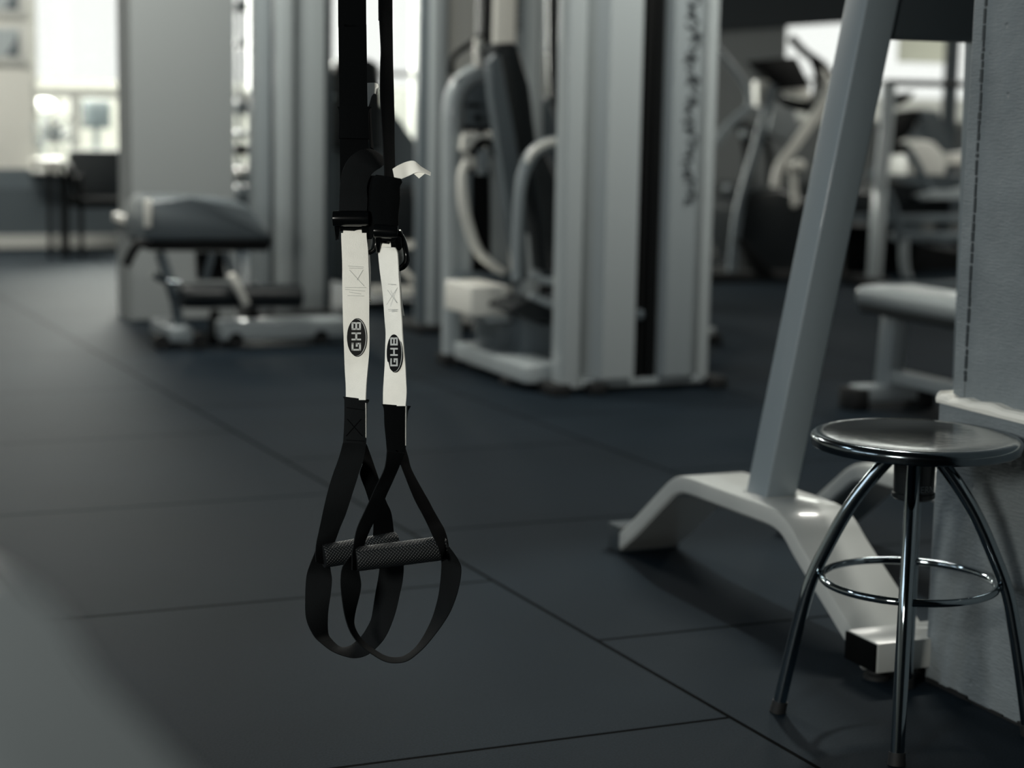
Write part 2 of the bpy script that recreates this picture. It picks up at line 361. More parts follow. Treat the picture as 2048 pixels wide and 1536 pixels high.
# black scuffed joint where the dado meets the floor
bm = BM(); y_ = -1.0
while y_ < 2.9:
    l_ = random.uniform(.02, .07); box(bm, 2.145, 2.151, y_, min(y_+l_, 2.9), 0, random.uniform(.002, .009)); y_ += l_
struct('baseboard_near', bm, M['foot'])

# ================================================================ STOOL
sc = Vector((1.950, 2.701, 0))
st = thing('stool', 'round brushed steel stool on four curved chrome legs in front of the wall ledge', 'stool', sc)
ZS = .534; RS = .187
bm = BM()
lathe(bm, [(0, ZS-.006), (.08, ZS-.0055), (.13, ZS-.003), (.162, ZS+.0015), (.174, ZS+.0025), (.1815, ZS+.001), (RS-.001, ZS-.004), (RS, ZS-.009), (RS-.001, ZS-.018), (RS-.004, ZS-.021), (RS-.012, ZS-.021), (RS-.014, ZS-.013), (0, ZS-.013)], sc, 96)
obj('seat', bm, M['steel'], st)
bm = BM(); lathe(bm, [(0, ZS-.013), (.05, ZS-.013), (.05, ZS-.020), (.037, ZS-.024), (.036, ZS-.101), (.0385, ZS-.103), (.0385, ZS-.110), (.034, ZS-.114), (0, ZS-.114)], sc, 48)
hub = obj('hub', bm, M['hub'], st)
# lettering wrapped round the hub
def letters(txt, size):
    cu_ = bpy.data.curves.new('t', 'FONT'); cu_.body = txt; cu_.size = size; cu_.align_x = 'CENTER'
    o = bpy.data.objects.new('t', cu_); C.objects.link(o); bpy.context.view_layer.update()
    me = bpy.data.meshes.new_from_object(o.evaluated_get(bpy.context.evaluated_depsgraph_get()))
    bm = BM(); bm.from_mesh(me); bpy.data.objects.remove(o); bpy.data.curves.remove(cu_); bpy.data.meshes.remove(me)
    return bm
bm = letters('TERN', .017)
bmesh.ops.subdivide_edges(bm, edges=bm.edges, cuts=1)
a0 = math.atan2(-sc.y, -sc.x)
for v in bm.verts:
    a = a0+v.co.x/.036+.62; z_ = ZS-.097+v.co.y; v.co = Vector((sc.x+.0366*math.cos(a), sc.y+.0366*math.sin(a), z_))
obj('lettering', bm, M['hubt'], hub, smooth=False)
legdir = [Vector((1.77-1.95, 2.834-2.698, 0)).normalized()]
for k in range(3): d = legdir[-1]; legdir.append(Vector((-d.y, d.x, 0)))
for d in legdir:
    pr = [(.030, .505), (.048, .487), (.080, .445), (.112, .395), (.143, .332), (.172, .262), (.190, .19), (.206, .11), (.2235, .012)]
    bm = BM(); tube(bm, [sc+d*r_+Vector((0, 0, z_)) for r_, z_ in pr], .0125, 24, sub=8); lg = obj('leg', bm, M['chrome'], st)
    bm = BM(); cyl(bm, sc+d*.2215+Vector((0, 0, .022)), sc+d*.2255+Vector((0, 0, 0)), .0142, .0155, 24); obj('rubber_foot', bm, M['foot'], lg)
bm = BM(); RG = .1545; ZR = .268
tube(bm, [sc+Vector((RG*math.cos(t*math.pi/48), RG*math.sin(t*math.pi/48), ZR)) for t in range(96)], .0068, 14, closed=True, smooth=False); obj('foot_ring', bm, M['chrome'], st)
bm = BM()
tube(bm, [sc+Vector((0, 0, ZS-.108)), sc+Vector((0, 0, .30))], .0125, 20, smooth=False)
obj('spindle', bm, M['chrome'], st)

# ================================================================ INCLINED TRAINING FRAME behind the stool
fr = thing('training_frame', 'grey painted A-shaped training frame on bent flat feet beside the wall end', 'gym frame', (2.40, 3.45, 0))
def bent(X0, X1, nm='base_foot', m=M['frame']):
    top = [(4.075, .040), (3.99, .095), (3.84, .205), (3.795, .236), (3.755, .252), (3.70, .259), (3.5, .262), (3.36, .264), (3.30, .258), (3.255, .238), (3.21, .206), (3.08, .125), (2.955, .045)]
    pts = crom([Vector((0, y_, z_)) for y_, z_ in top], 5)
    th = .042; rows = []
    bm = BM()
    for i, p in enumerate(pts):
        d = (pts[min(i+1, len(pts)-1)]-pts[max(i-1, 0)]).normalized(); nr = Vector((0, d.z, -d.y)).normalized()
        if nr.z < 0: nr = -nr
        q = p-nr*th; e = .006
        prof = [(X0, p-nr*e), (X0+e*.3, p-nr*e*.3), (X0+e, p), (X1-e, p), (X1-e*.3, p-nr*e*.3), (X1, p-nr*e), (X1, q+nr*e), (X1-e, q), (X0+e, q), (X0, q+nr*e)]
        rows.append([bm.verts.new((x_, c_.y, max(c_.z, .004))) for x_, c_ in prof])
    for A, B in zip(rows, rows[1:]):
        for k in range(10): bm.faces.new((A[k], A[(k+1) % 10], B[(k+1) % 10], B[k]))
    bm.faces.new(rows[0]); bm.faces.new(rows[-1][::-1])
    o = obj(nm, bm, m, fr)
    bm = BM(); box(bm, X0-.004, X1+.004, 4.05, 4.11, .0, .068, .005); obj('end_block', bm, M['dark'], o)
    bm = BM(); box(bm, X0-.018, X1+.018, 2.895, 3.005, .028, .088, .004); e2 = obj('end_block', bm, M['frame'], o)
    bm = BM(); box(bm, X0-.0235, X0-.0175, 2.898, 3.002, .030, .086, .002); obj('end_cap', bm, M['webd'], o)
    bm = BM(); lathe(bm, [(0, .028), (.018, .028), (.018, .012), (.026, .008), (.026, 0), (0, 0)], (X0+.02, 2.95, 0), 24); obj('rubber_foot', bm, M['foot'], o); bm = BM(); lathe(bm, [(0, .028), (.018, .028), (.018, .012), (.026, .008), (.026, 0), (0, 0)], (X1-.02, 2.95, 0), 24); obj('rubber_foot', bm, M['foot'], o)
    return o
bent(2.045, 2.212); bent(2.54, 2.715)
def fpost(x0, lean, la=.205):
    # rectangular tube leaning towards its twin
    bm = BM(); w_, d_ = .08, .085; zb, zt = .255, 2.35
    def sec(z_):
        k = (z_-zb)/(1.342-zb); xx = x0+lean*la*k; g_ = w_+.010*min(k, 1)
        xs = (xx, xx+g_) if lean > 0 else (xx-g_, xx)
        return [Vector((xs[0], 3.425, z_)), Vector((xs[1], 3.425, z_)), Vector((xs[1], 3.425+d_, z_)), Vector((xs[0], 3.425+d_, z_))]
    A = [bm.verts.new(v) for v in sec(zb)]; B = [bm.verts.new(v) for v in sec(zt)]
    bm.faces.new(A[::-1]); bm.faces.new(B)
    for k in range(4): bm.faces.new((A[k], A[(k+1) % 4], B[(k+1) % 4], B[k]))
    bmesh.ops.bevel(bm, geom=[e for e in bm.edges], offset=.006, segments=3, affect='EDGES', profile=.5)
    p_ = obj('post', bm, M['post'], fr)
    bm = BM(); xa = x0 if lean > 0 else x0-w_
    tube(bm, [(xa, 3.422, .262), (xa+w_, 3.422, .262), (xa+w_, 3.513, .262), (xa, 3.513, .262)], .0035, 8, closed=True, smooth=False); obj('weld_bead', bm, M['frame'], p_)
fpost(2.082, 1); fpost(2.712, -1, .02)
bm = BM(); box(bm, 2.33, 2.63, 3.44, 3.495, 1.262, 1.52, .012, 3)
# rounded gussets where the beam meets the posts
obj('cross_beam', bm, M['dark'], fr)
bm = BM(); cyl(bm, (2.2, 3.46, 2.33), (2.68, 3.46, 2.33), .03); obj('top_bar', bm, M['dark'], fr)

# ================================================================ SUSPENSION TRAINER
tr_ = thing('suspension_trainer', 'hanging black and white suspension straps with two foam handles and foot loops', 'suspension trainer', T(745, 0, 2.86))
W = .0385
def srow(pts, dep, w_=W, sgn=1, both=False):
    """pts: (xl,yl,xr,yr) edge readings; the missing width goes into depth (one edge further back)"""
    out = []
    for p in pts:
        xl, yl, xr, yr = p[:4]; dd = p[4] if len(p) > 4 else 0
        d0 = dep+dd; app = math.hypot(xr-xl, yr-yl)*d0/FPX
        k = math.sqrt(max(0.0, w_*w_-app*app))
        out.append((T(xl, yl, d0-sgn*k/2), T(xr, yr, d0+sgn*k/2)))
    return out
DL, DR = 2.90, 2.83
def sub4(pts): return [(a[0], a[1], a[2], a[3]) for a in pts]
# black top straps up to the anchor
bm = BM(); strip(bm, [(T(672, -900, DL), T(728, -900, DL))] + [(T(676, -40, DL), T(732, -40, DL)), (T(677, 60, DL), T(733, 60, DL)), (T(679, 215, DL), T(735, 215, DL)), (T(680, 320, DL), T(736, 320, DL)), (T(681, 440, DL), T(734, 440, DL))], .004)
s1 = obj('main_strap', bm, M['webd'], tr_)
bm = BM(); strip(bm, [(T(675, 214, DL-.006), T(743, 214, DL-.006)), (T(678, 222, DL-.006), T(738, 222, DL-.006)), (T(679, 250, DL-.006), T(738, 250, DL-.006)), (T(678, 277, DL-.006), T(739, 278, DL-.006))], .012)
obj('strap_cuff', bm, M['webd'], s1)
bm = BM(); strip(bm, srow([(752, -900, 780, -900), (757, -40, 784, -40), (758, 20, 784, 20), (760, 60, 784.5, 60), (762, 100, 785, 100), (761, 130, 785.5, 130), (760, 180, 787, 180), (762, 225, 788, 225), (766, 290, 788.5, 290), (769, 350, 790, 350), (770, 400, 792, 400)], DR+.02), .003)
s2 = obj('adjusting_strap', bm, M['web'], tr_)
bm = BM(); strip(bm, [(T(737, 214, DL+.01), T(741, 214, DL+.03)), (T(739, 260, DL+.01), T(743, 260, DL+.03)), (T(741, 295, DL+.0), T(747, 300, DL+.03))], .003); obj('strap_tail', bm, M['webd'], tr_)
# folded-over strap end: a roll of webbing over the left buckle
bm = BM(); strip(bm, [(T(679, 440, DL-.01), T(733, 442, DL-.01)), (T(679, 395, DL-.016), T(735, 400, DL-.014)), (T(682, 355, DL-.026), T(734, 372, DL-.02)), (T(691, 328, DL-.03), T(742, 350, DL-.02)), (T(706, 309, DL-.03), T(752, 341, DL-.02)), (T(727, 299, DL-.02), T(763, 334, DL-.01)), (T(747, 301, DL-.004), T(770, 326, DL+.006)), (T(762, 313, DL+.012), T(773, 322, DL+.02))], .006, sub=8)
obj('folded_strap_end', bm, M['web'], tr_)
# dark stacked sleeve above the right buckle
bm = BM(); strip(bm, [(T(752, 350, DR), T(802, 358, DR)), (T(748, 357, DR), T(804, 364, DR)), (T(744, 372, DR), T(800, 374, DR)), (T(742, 400, DR), T(800, 402, DR)), (T(744, 425, DR), T(797, 428, DR)), (T(750, 462, DR), T(797, 462, DR))], .018)
obj('strap_cuff', bm, M['webd'], tr_)
bm = BM(); strip(bm, [(T(732, 352, DL), T(760, 352, DL-.02)), (T(730, 380, DL), T(760, 380, DL-.02)), (T(735, 430, DL), T(762, 440, DL-.02)), (T(742, 470, DL), T(762, 470, DL-.02))], .012); obj('strap_tail', bm, M['webd'], tr_)
# white cloth tags
bm = BM(); strip(bm, [(T(785, 338, DR+.01), T(790, 362, DR)), (T(796, 331, DR+.014), T(805, 357, DR+.005)), (T(812, 324, DR+.02), T(817, 352, DR+.01)), (T(828, 322, DR+.02), T(833, 345, DR+.01)), (T(842, 333, DR+.02), T(846, 346, DR+.01)), (T(862, 345, DR+.02), T(861, 351, DR+.01))], .0012, sub=5)
bm2 = bm; prism(bm2, [T(826, 346, DR+.012), T(838, 357, DR+.014), T(850, 347, DR+.014), T(840, 343, DR+.012)], ray(840, 350).normalized()*.0012)
obj('cloth_tag', bm2, M['tag'], tr_)
bm = BM(); strip(bm, [(T(722, 168, DL+.03), T(724, 216, DL+.03)), (T(735, 166, DL+.03), T(736, 214, DL+.03)), (T(743, 165.5, DL+.03), T(743, 193, DL+.03)), (T(752, 166, DL+.03), T(749, 186, DL+.03)), (T(756, 170, DL+.03), T(752, 179, DL+.03))], .0012, sub=5)
tube(bm, [T(755, 168, DL+.03), T(756, 174, DL+.028), T(752, 178, DL+.028), T(750.5, 188, DL+.028)], [.0012, .0016, .0014, .001], 8)
obj('cloth_tag', bm, M['tag'], tr_)
# cam buckles
def camr(u, v, dpt, dep0): return T(u, v, dep0+dpt)
def buckle(nm, cx, cy, w_, dep0, tilt=0.0, s=1.0):
    """cam buckle: rounded cross roller, side cheeks, cam and finger loop; (cx,cy) is the middle of the roller"""
    bm = BM(); a = T(cx-w_/2, cy+tilt*-1, dep0-.016); b_ = T(cx+w_/2, cy+tilt, dep0-.016)
    tube(bm, [a, a.lerp(b_, .03), a.lerp(b_, .08), a.lerp(b_, .92), a.lerp(b_, .97), b_], [.005*s, .010*s, .0122*s, .0122*s, .010*s, .005*s], 20, sub=4)
    o = obj('buckle_roller', bm, M['buckle'], tr_)
    bm = BM()
    for sx_ in (-1, 1):
        e = cx+sx_*(w_/2-7)
        poly = [T(e-5, cy+2, dep0-.010), T(e+6, cy-6, dep0-.010), T(e+8, cy+14, dep0-.006), T(e+3-sx_*2, cy+42, dep0+.004), T(e-4-sx_*2, cy+44, dep0+.004), T(e-6-sx_*2, cy+20, dep0-.006)]
        prism(bm, poly, ray(cx, cy).normalized()*.022, .002)
        obj('buckle_cheek', bm, M['buckle'], o); bm = BM()
    bm = BM(); poly = [T(cx-w_/2+8, cy+8, dep0-.004), T(cx+w_/2-8, cy+8, dep0-.004), T(cx+w_/2-10, cy+24, dep0+.002), T(cx+6, cy+21, dep0+.002), T(cx-w_/2+14, cy+26, dep0+.002)]
    prism(bm, poly, ray(cx, cy).normalized()*.016, .003); obj('buckle_cam', bm, M['buckle'], o)
    return o
b1 = buckle('left', 702, 437, 72, DL)
bm = BM(); tube(bm, [T(742, 448, DL+.0), T(752, 462, DL+.005), T(753, 484, DL+.01), T(748, 499, DL+.01), T(737, 506, DL+.01)], [.0035, .0045, .0045, .0042, .0036], 12); obj('finger_loop', bm, M['buckle'], b1)
bm = BM(); prism(bm, [T(733, 432, DL-.012), T(741, 440, DL-.01), T(748, 462, DL-.004), T(744, 478, DL), T(734, 479, DL), T(732, 455, DL-.008)], ray(740, 450).normalized()*.02, .002); obj('buckle_cheek', bm, M['buckle'], b1)
b2_ = buckle('right', 772, 463, 48, DR, 1.5, .85)
bm = BM(); tube(bm, [T(797, 462, DR), T(806, 480, DR+.005), T(812, 504, DR+.01), T(813, 522, DR+.01), T(806, 533, DR+.01), T(796, 538, DR+.01)], [.004, .0045, .0042, .0048, .0048, .0042], 12); obj('finger_loop', bm, M['buckle'], b2_)
bm = BM(); prism(bm, [T(790, 470, DR-.01), T(803, 474, DR-.006), T(805, 495, DR), T(800, 501, DR), T(792, 500, DR), T(790, 486, DR-.01)], ray(795, 480).normalized()*.018, .002); obj('buckle_cheek', bm, M['buckle'], b2_)
bm = BM(); prism(bm, [T(757, 456, DR-.004), T(779, 458, DR-.01), T(789, 470, DR-.01), T(792, 484, DR-.008), T(784, 486, DR-.006), T(764, 480, DR-.004), T(752, 484, DR), T(748, 468, DR)], ray(770, 470).normalized()*.02, .003); obj('buckle_cover', bm, M['buckle'], b2_)
# white straps
wl = [(682.5, 466, 733, 466), (682.5, 478, 733.5, 478), (683.5, 500, 736, 500), (684.5, 530, 737, 530), (684.5, 560, 738, 560), (685, 600, 738.5, 600), (686, 640, 738.5, 640), (687.5, 680, 739, 680), (688.5, 710, 738, 710), (690, 740, 735.5, 740), (692, 770, 733, 770), (692.5, 800, 731.5, 800)]
bm = BM(); strip(bm, srow(wl, DL-.004, sgn=-1), .0032, sub=5); ws1 = obj('white_strap', bm, M['white'], tr_)
bm = BM(); strip(bm, [(T(689, 455, DL+.004), T(725, 455, DL+.004)), (T(687, 460, DL+.004), T(731, 462, DL+.004)), (T(686, 470, DL+.002), T(731, 470, DL+.002))], .003)
strip(bm, [(T(731, 470, DL+.006), T(744, 470, DL+.02)), (T(733, 485, DL+.006), T(744, 487, DL+.02)), (T(734, 502, DL+.006), T(739, 506, DL+.02)), (T(736, 540, DL+.004), T(741, 545, DL+.016)), (T(737, 590, DL+.004), T(740.5, 594, DL+.014)), (T(738, 598, DL+.004), T(742.5, 603, DL+.014))], .0022)
obj('strap_underlayer', bm, M['white'], ws1)
wr = [(757.5, 494, 790, 495), (757, 505, 795, 505), (759, 530, 797, 530), (762, 555, 798, 555), (765.5, 580, 800, 580), (768, 610, 801.5, 610), (770, 640, 804, 640), (772, 665, 805, 665), (771, 700, 808, 700), (770, 730, 811, 730), (768, 760, 812.5, 760), (766.5, 785, 813.5, 785), (766.5, 812, 811.5, 812)]
bm = BM(); strip(bm, srow(wr, DR-.004, sgn=-1), .0032, sub=5); ws2 = obj('white_strap', bm, M['white'], tr_)
bm = BM(); strip(bm, [(T(760, 483, DR+.004), T(784, 483, DR+.004)), (T(762, 488, DR+.004), T(790, 491, DR+.004)), (T(763, 497, DR+.004), T(790, 498, DR+.004))], .003)
strip(bm, [(T(792, 498, DR+.006), T(804, 499, DR+.02)), (T(795, 515, DR+.006), T(807, 520, DR+.02)), (T(796, 535, DR+.006), T(801, 545, DR+.02)), (T(799, 575, DR+.006), T(802, 580, DR+.016)), (T(800, 605, DR+.006), T(805, 610, DR+.016)), (T(803, 631, DR+.006), T(808.5, 632, DR+.016))], .0022)
obj('strap_underlayer', bm, M['white'], ws2)
# stitching on both white straps
def stitch(parent, dep, segs):
    bm = BM()
    for (x0, y0, x1, y1) in segs: tube(bm, [T(x0, y0, dep), T((x0+x1)/2, (y0+y1)/2, dep), T(x1, y1, dep)], .00035, 6, smooth=False)
    obj('stitching', bm, M['stitch'], parent)
stitch(ws1, DL-.0062, [(696, 532, 727, 534), (698, 536, 726, 537), (690, 575, 732, 575), (690, 579, 730, 582), (695, 591, 728, 592), (698, 584, 722, 588), (699, 540, 728, 572), (726, 540, 714, 560)])
# the right strap is turned: its near face leaves the sampled depth, so lift the thread a little more
stitch(ws2, DR-.016, [(776, 568, 792, 569), (797, 572, 773, 610), (776, 619, 796, 619), (777, 622, 795, 622), (775, 580, 794, 606)])
# GHB badges: oval plate with a grey rim, lettering running up the strap
def badge(parent, cx, cy, rx, ry, dl, dr, skew=0.0):
    def P(u, v, lift): # u,v in -1..1
        return T(cx+u*rx+v*skew, cy-v*ry, dl+(dr-dl)*(u+1)/2-lift)
    def ell(bm, s, lift, th, ox=0):
        ring = [bm.verts.new(P(s*math.cos(t*math.pi/24)+ox, s*math.sin(t*math.pi/24), lift)) for t in range(48)]
        back = [bm.verts.new(P(s*math.cos(t*math.pi/24)+ox, s*math.sin(t*math.pi/24), lift-th)) for t in range(48)]
        bm.faces.new(ring); bm.faces.new(back[::-1])
        for k in range(48): bm.faces.new((ring[k], back[k], back[(k+1) % 48], ring[(k+1) % 48]))
    bm = BM(); ell(bm, 1.03, .0016, .0012, .12); bd = obj('badge', bm, M['badge'], parent, smooth=False)
    bm = BM(); ell(bm, .99, .0021, .0010, .085); obj('badge_rim', bm, M['badger'], bd, smooth=False)
    bm = BM(); ell(bm, .98, .0027, .0010, 0); obj('badge_face', bm, M['badge'], bd, smooth=False)
    # letters in a 3 x 5 style stroke font, rotated a quarter turn: text x runs up, text y runs left
    st_ = .21
    L_ = {'G': [(0, 0, 1, st_), (0, 0, st_, 1), (0, 1-st_, 1, 1), (1-st_, 0, 1, .55), (.5, .55-st_, 1, .55), (1-st_, .78, 1, 1)],
          'H': [(0, 0, st_, 1), (1-st_, 0, 1, 1), (0, .5-st_/2, 1, .5+st_/2)],
          'B': [(0, 0, st_, 1), (0, 0, .95, st_), (0, 1-st_, .95, 1), (0, .5-st_/2, .95, .5+st_/2), (1-st_, .06, 1, .46), (1-st_, .54, 1, .94)]}
    bm = BM(); hgt = .50; wd = .42; gap = .13; x_ = -.70
    for ch in 'GHB':
        for (a, b0, c_, d_) in L_[ch]:
            # thicker along the run so that strokes look even once mapped to the oval
            q = [(x_+a*wd, b0), (x_+c_*wd, b0), (x_+c_*wd, d_), (x_+a*wd, d_)]
            prism(bm, [P(-(yy_*2-1)*hgt, xx_, .0030) for xx_, yy_ in q], ray(cx, cy).normalized()*-.0006)
        x_ += wd+gap
    obj('lettering', bm, M['badger'], bd, smooth=False)
badge(ws1, 712.5, 675, 19, 37.5, DL-.0045, DL-.0045)
def dshift(rowsx, y0, w_=W):
    return 0
ap = 36*DR/FPX; kk = math.sqrt(max(0, W*W-ap*ap))
badge(ws2, 788, 706, 15, 38, DR-.004+kk*.42, DR-.004-kk*.42)
# black sleeves sewn over the ends of the white straps
bm = BM(); strip(bm, [(T(686, 793, DL-.004), T(738, 799, DL-.004)), (T(688, 797, DL-.004), T(738, 803, DL-.004)), (T(689, 803, DL-.004), T(735, 808, DL-.004)), (T(689, 830, DL-.004), T(734, 832, DL-.004)), (T(688, 860, DL-.004), T(733, 862, DL-.004)), (T(686, 890, DL-.004), T(732, 892, DL-.004))], .011, sub=4)
sl1 = obj('strap_sleeve', bm, M['web'], tr_)
bm = BM(); strip(bm, [(T(731, 806, DL-.013), T(734, 806, DL-.007)), (T(731.5, 840, DL-.013), T(733, 840, DL-.007)), (T(731.5, 875, DL-.013), T(733, 876, DL-.007))], .001); obj('white_piping', bm, M['white'], sl1)
bm = BM()
for a, b_ in (((693, 815), (727, 820)), ((692, 880), (727, 882)), ((694, 838), (724, 872)), ((722, 838), (692, 872))):
    tube(bm, [T(*a, DL-.0108), T(*b_, DL-.0108)], .0005, 6, smooth=False)
obj('stitching', bm, M['webd'], sl1)
bm = BM(); strip(bm, [(T(763, 808, DR-.002), T(822, 812, DR-.002)), (T(766, 812, DR-.002), T(819, 817, DR-.002)), (T(768, 822, DR-.002), T(816, 824, DR-.002)), (T(769, 850, DR-.002), T(813.5, 850, DR-.002)), (T(772, 880, DR-.002), T(812, 880, DR-.002)), (T(774, 905, DR-.002), T(811, 905, DR-.002))], .011, sub=4)
sl2 = obj('strap_sleeve', bm, M['webd'], tr_)
bm = BM(); strip(bm, [(T(811.5, 812, DR-.011), T(814.5, 812, DR-.005)), (T(811, 850, DR-.011), T(813, 850, DR-.005)), (T(811, 891, DR-.011), T(812.5, 891, DR-.005))], .001); obj('white_piping', bm, M['white'], sl2)
# handle triangles
A1 = [(686, 885, 732, 888), (677.5, 916, 727, 919), (667, 945, 720, 940), (659, 970, 714, 959), (651, 1000, 699, 1006), (645, 1028, 690, 1032), (637, 1066, 681, 1053), (633, 1085, 671, 1080), (631, 1108, 660, 1105), (632, 1124, 659, 1132)]
bm = BM(); strip(bm, srow(A1, DL-.012), .0025, sub=5); obj('handle_strap', bm, M['web'], tr_)
B1 = [(700, 884, 733, 889), (714, 905, 740, 908), (726, 924, 750, 937), (720, 948, 761, 968), (731, 980, 772, 1002), (741, 1012, 781, 1022), (747, 1045, 785, 1043), (746, 1075, 789, 1083), (748, 1108, 789, 1104)]
bm = BM(); strip(bm, srow(B1, DL+.025), .0025, sub=5); obj('handle_strap', bm, M['webd'], tr_)
C1 = [(774, 902, 809, 906), (769, 937, 799, 931), (750, 977, 787, 959), (740, 1000, 775, 985), (730, 1021, 765, 1008), (714, 1057, 750, 1039), (707, 1090, 736, 1068), (704, 1108, 727, 1094), (704, 1122, 726, 1118), (704, 1140, 723, 1141)]
bm = BM(); strip(bm, srow(C1, DR-.03), .0025, sub=5); obj('handle_strap', bm, M['web'], tr_)
D1 = [(790, 901, 811, 898), (797, 915, 816, 915), (801.5, 929, 823, 940), (823, 984, 845, 981), (834, 1008, 856, 1000), (845, 1028, 867, 1021), (856, 1050, 879, 1042), (865, 1070, 888, 1058, -.012), (874, 1088, 895, 1080, -.02), (880, 1104, 897, 1099, -.024), (882, 1119, 896, 1117, -.02)]
bm = BM(); strip(bm, srow(D1, DR+.005), .0025, sub=5); obj('handle_strap', bm, M['webd'], tr_)
# foam grips
bm = BM(); a = T(650, 1112, DL-.012); b_ = T(789, 1087, DL+.03)
tube(bm, [a, a.lerp(b_, .01), a.lerp(b_, .5), a.lerp(b_, .99), b_], [.0165, .0185, .0185, .0185, .0165], 32, sub=6); obj('foam_grip', bm, M['grip'], tr_)
bm = BM(); a = T(716, 1118, DR-.03); b_ = T(886, 1096, DR+.004)
tube(bm, [a, a.lerp(b_, .01), a.lerp(b_, .5), a.lerp(b_, .99), b_], [.0165, .0185, .0185, .0185, .0165], 32, sub=6); obj('foam_grip', bm, M['grip'], tr_)
# foot loops
E1 = [(632, 1100, 657, 1116), (619, 1132, 661, 1140), (613, 1152, 664, 1160), (610.5, 1192, 661, 1192), (612, 1236, 656, 1228), (626, 1269, 656, 1265), (640, 1284, 664, 1280), (662, 1301, 681, 1294), (685, 1311, 699, 1292), (710, 1316, 712, 1283), (736, 1309, 725, 1270), (761, 1287, 736, 1252), (776, 1264, 743, 1236), (790, 1228, 747, 1212), (800, 1188, 751, 1185), (806, 1158, 757, 1152), (807, 1125, 761, 1122), (800, 1100, 768, 1098)]
bm = BM(); strip(bm, srow(E1, DL+.004), .0025, sub=5); obj('foot_loop', bm, M['web'], tr_)
E2 = [(702, 1110, 716, 1116), (686, 1132, 718, 1142), (681.5, 1154, 722, 1168), (682, 1180, 719, 1190), (687, 1218, 711, 1222), (693, 1244, 708, 1246), (703, 1268, 715, 1266), (722, 1292, 730, 1285), (745, 1309, 750, 1300), (768, 1322, 770, 1311.5), (790, 1326, 789, 1315), (816, 1321, 808, 1312), (843, 1300, 828, 1298), (862, 1279, 845, 1276), (884, 1250, 862, 1243), (902, 1220, 872, 1213), (916, 1181, 879, 1180), (922.5, 1140, 883, 1136), (915, 1118, 882, 1112), (898, 1094, 876, 1092)]
bm = BM(); strip(bm, srow(E2, DR-.004), .0025, sub=5); obj('foot_loop', bm, M['web'], tr_)

# ================================================================ CENTRE WEIGHT MACHINE
Y0 = 6.43
ms = thing('weight_tower', 'tall pale weight stack tower with black centre slot and dark vertical script', 'weight machine', (3.35, 6.6, 0))
gx = lambda px, py=500, Y=Y0: onY(px, py, Y).x
TT = 2.5
bm = BM(); box(bm, gx(1128), gx(1166), Y0, Y0+.10, .02, TT, .01, 3); obj('side_post', bm, M['mach'], ms)
xa, xb, xc = gx(1171), gx(1208), gx(1272)
bm = BM(); prism(bm, [(xa, Y0+.08, .055), (xb, Y0-.01, .055), (xc, Y0-.01, .055), (xc, Y0+.26, .055), (xa, Y0+.26, .055)], (0, 0, TT-.055), .004); obj('shroud_panel', bm, M['mach'], ms)
xd, xe, xf, xg = gx(1326), gx(1386), gx(1406), gx(1430)
bm = BM(); box(bm, xc+.002, xd-.002, Y0+.03, Y0+.26, .03, TT, .004); wsk = obj('weight_stack_recess', bm, M['blackp'], ms)
bm = BM()
for q in range(2): cyl(bm, (xc+.035+q*.05, Y0+.022, .06), (xc+.035+q*.05, Y0+.022, TT), .009)
obj('guide_rod', bm, M['blackp'], wsk)
bm = BM(); rbox(bm, (xc+.03, Y0+.012, onY(1290, 630, Y0).z), .03, .03, .04, .01); obj('selector_pin', bm, M['mid'], wsk)
bm = BM(); prism(bm, [(xd, Y0+.02, .055), (xd+.02, Y0-.01, .055), (xe, Y0-.01, .055), (xf, Y0+.03, .055), (xf, Y0+.26, .055), (xd, Y0+.26, .055)], (0, 0, TT-.055), .004); pb_ = obj('shroud_panel', bm, M['machd'], ms)
bm = BM(); box(bm, xf+.004, xg, Y0+.02, Y0+.12, .03, TT, .01, 3); obj('side_post', bm, M['mach'], ms)
# flowing vertical script decal
bm = BM(); zz = onY(1380, 412, Y0).z; x_c = (xd+xe)/2+.03
for k in range(34):
    z0_ = zz+k*.028; ph = k*1.9
    x0_ = x_c+.012*math.sin(k*.9); A_ = .018+.01*math.sin(k*2.3)
    tube(bm, [(x0_-A_, Y0-.0115, z0_), (x0_-A_*.2, Y0-.0115, z0_+.014*math.cos(ph)), (x0_+A_, Y0-.0115, z0_+.010), (x0_+A_*.4, Y0-.0115, z0_+.024), (x0_-A_*.7, Y0-.0115, z0_+.03)], .0032+.0016*(k % 3), 6, sub=3)
obj('script_decal', bm, M['script'], pb_)
bm = BM(); box(bm, xa, xg-.02, Y0+.02, Y0+.2, .022, .052, .004); obj('base_bar', bm, M['machd'], ms)
for x0_ in (gx(1100, 790), xa+.02, gx(1415, 770)):
    bm = BM(); box(bm, x0_, x0_+.075, Y0-.03, Y0+.12, 0, .045, .006); obj('rubber_foot', bm, M['foot'], ms)
bm = BM(); p_ = F(1430, 690); box(bm, p_.x-.05, p_.x+.04, p_.y, p_.y+.12, 0, .05, .006); q_ = obj('rear_foot', bm, M['foot'], ms)
bm = BM(); bar(bm, (3.5, 6.68, .065), (p_.x, p_.y+.06, .065), .06, .03); obj('base_bar', bm, M['mach'], ms)

pm = thing('seated_press_machine', 'pale seated weight machine with tall dark backrest and curved chrome arms', 'weight machine', (2.97, 7.0, 0))
bm = BM(); box(bm, 2.875, 3.045, 6.545, 7.32, .03, .105, .012, 3); obj('base_beam', bm, M['mach'], pm)
for yy_ in (6.7, 7.28):
    bm = BM(); box(bm, 2.868, 3.05 if yy_ < 6.5 else 2.92, yy_, yy_+.09, 0, .062 if yy_ < 6.5 else .03, .006); obj('rubber_foot', bm, M['foot'], pm)
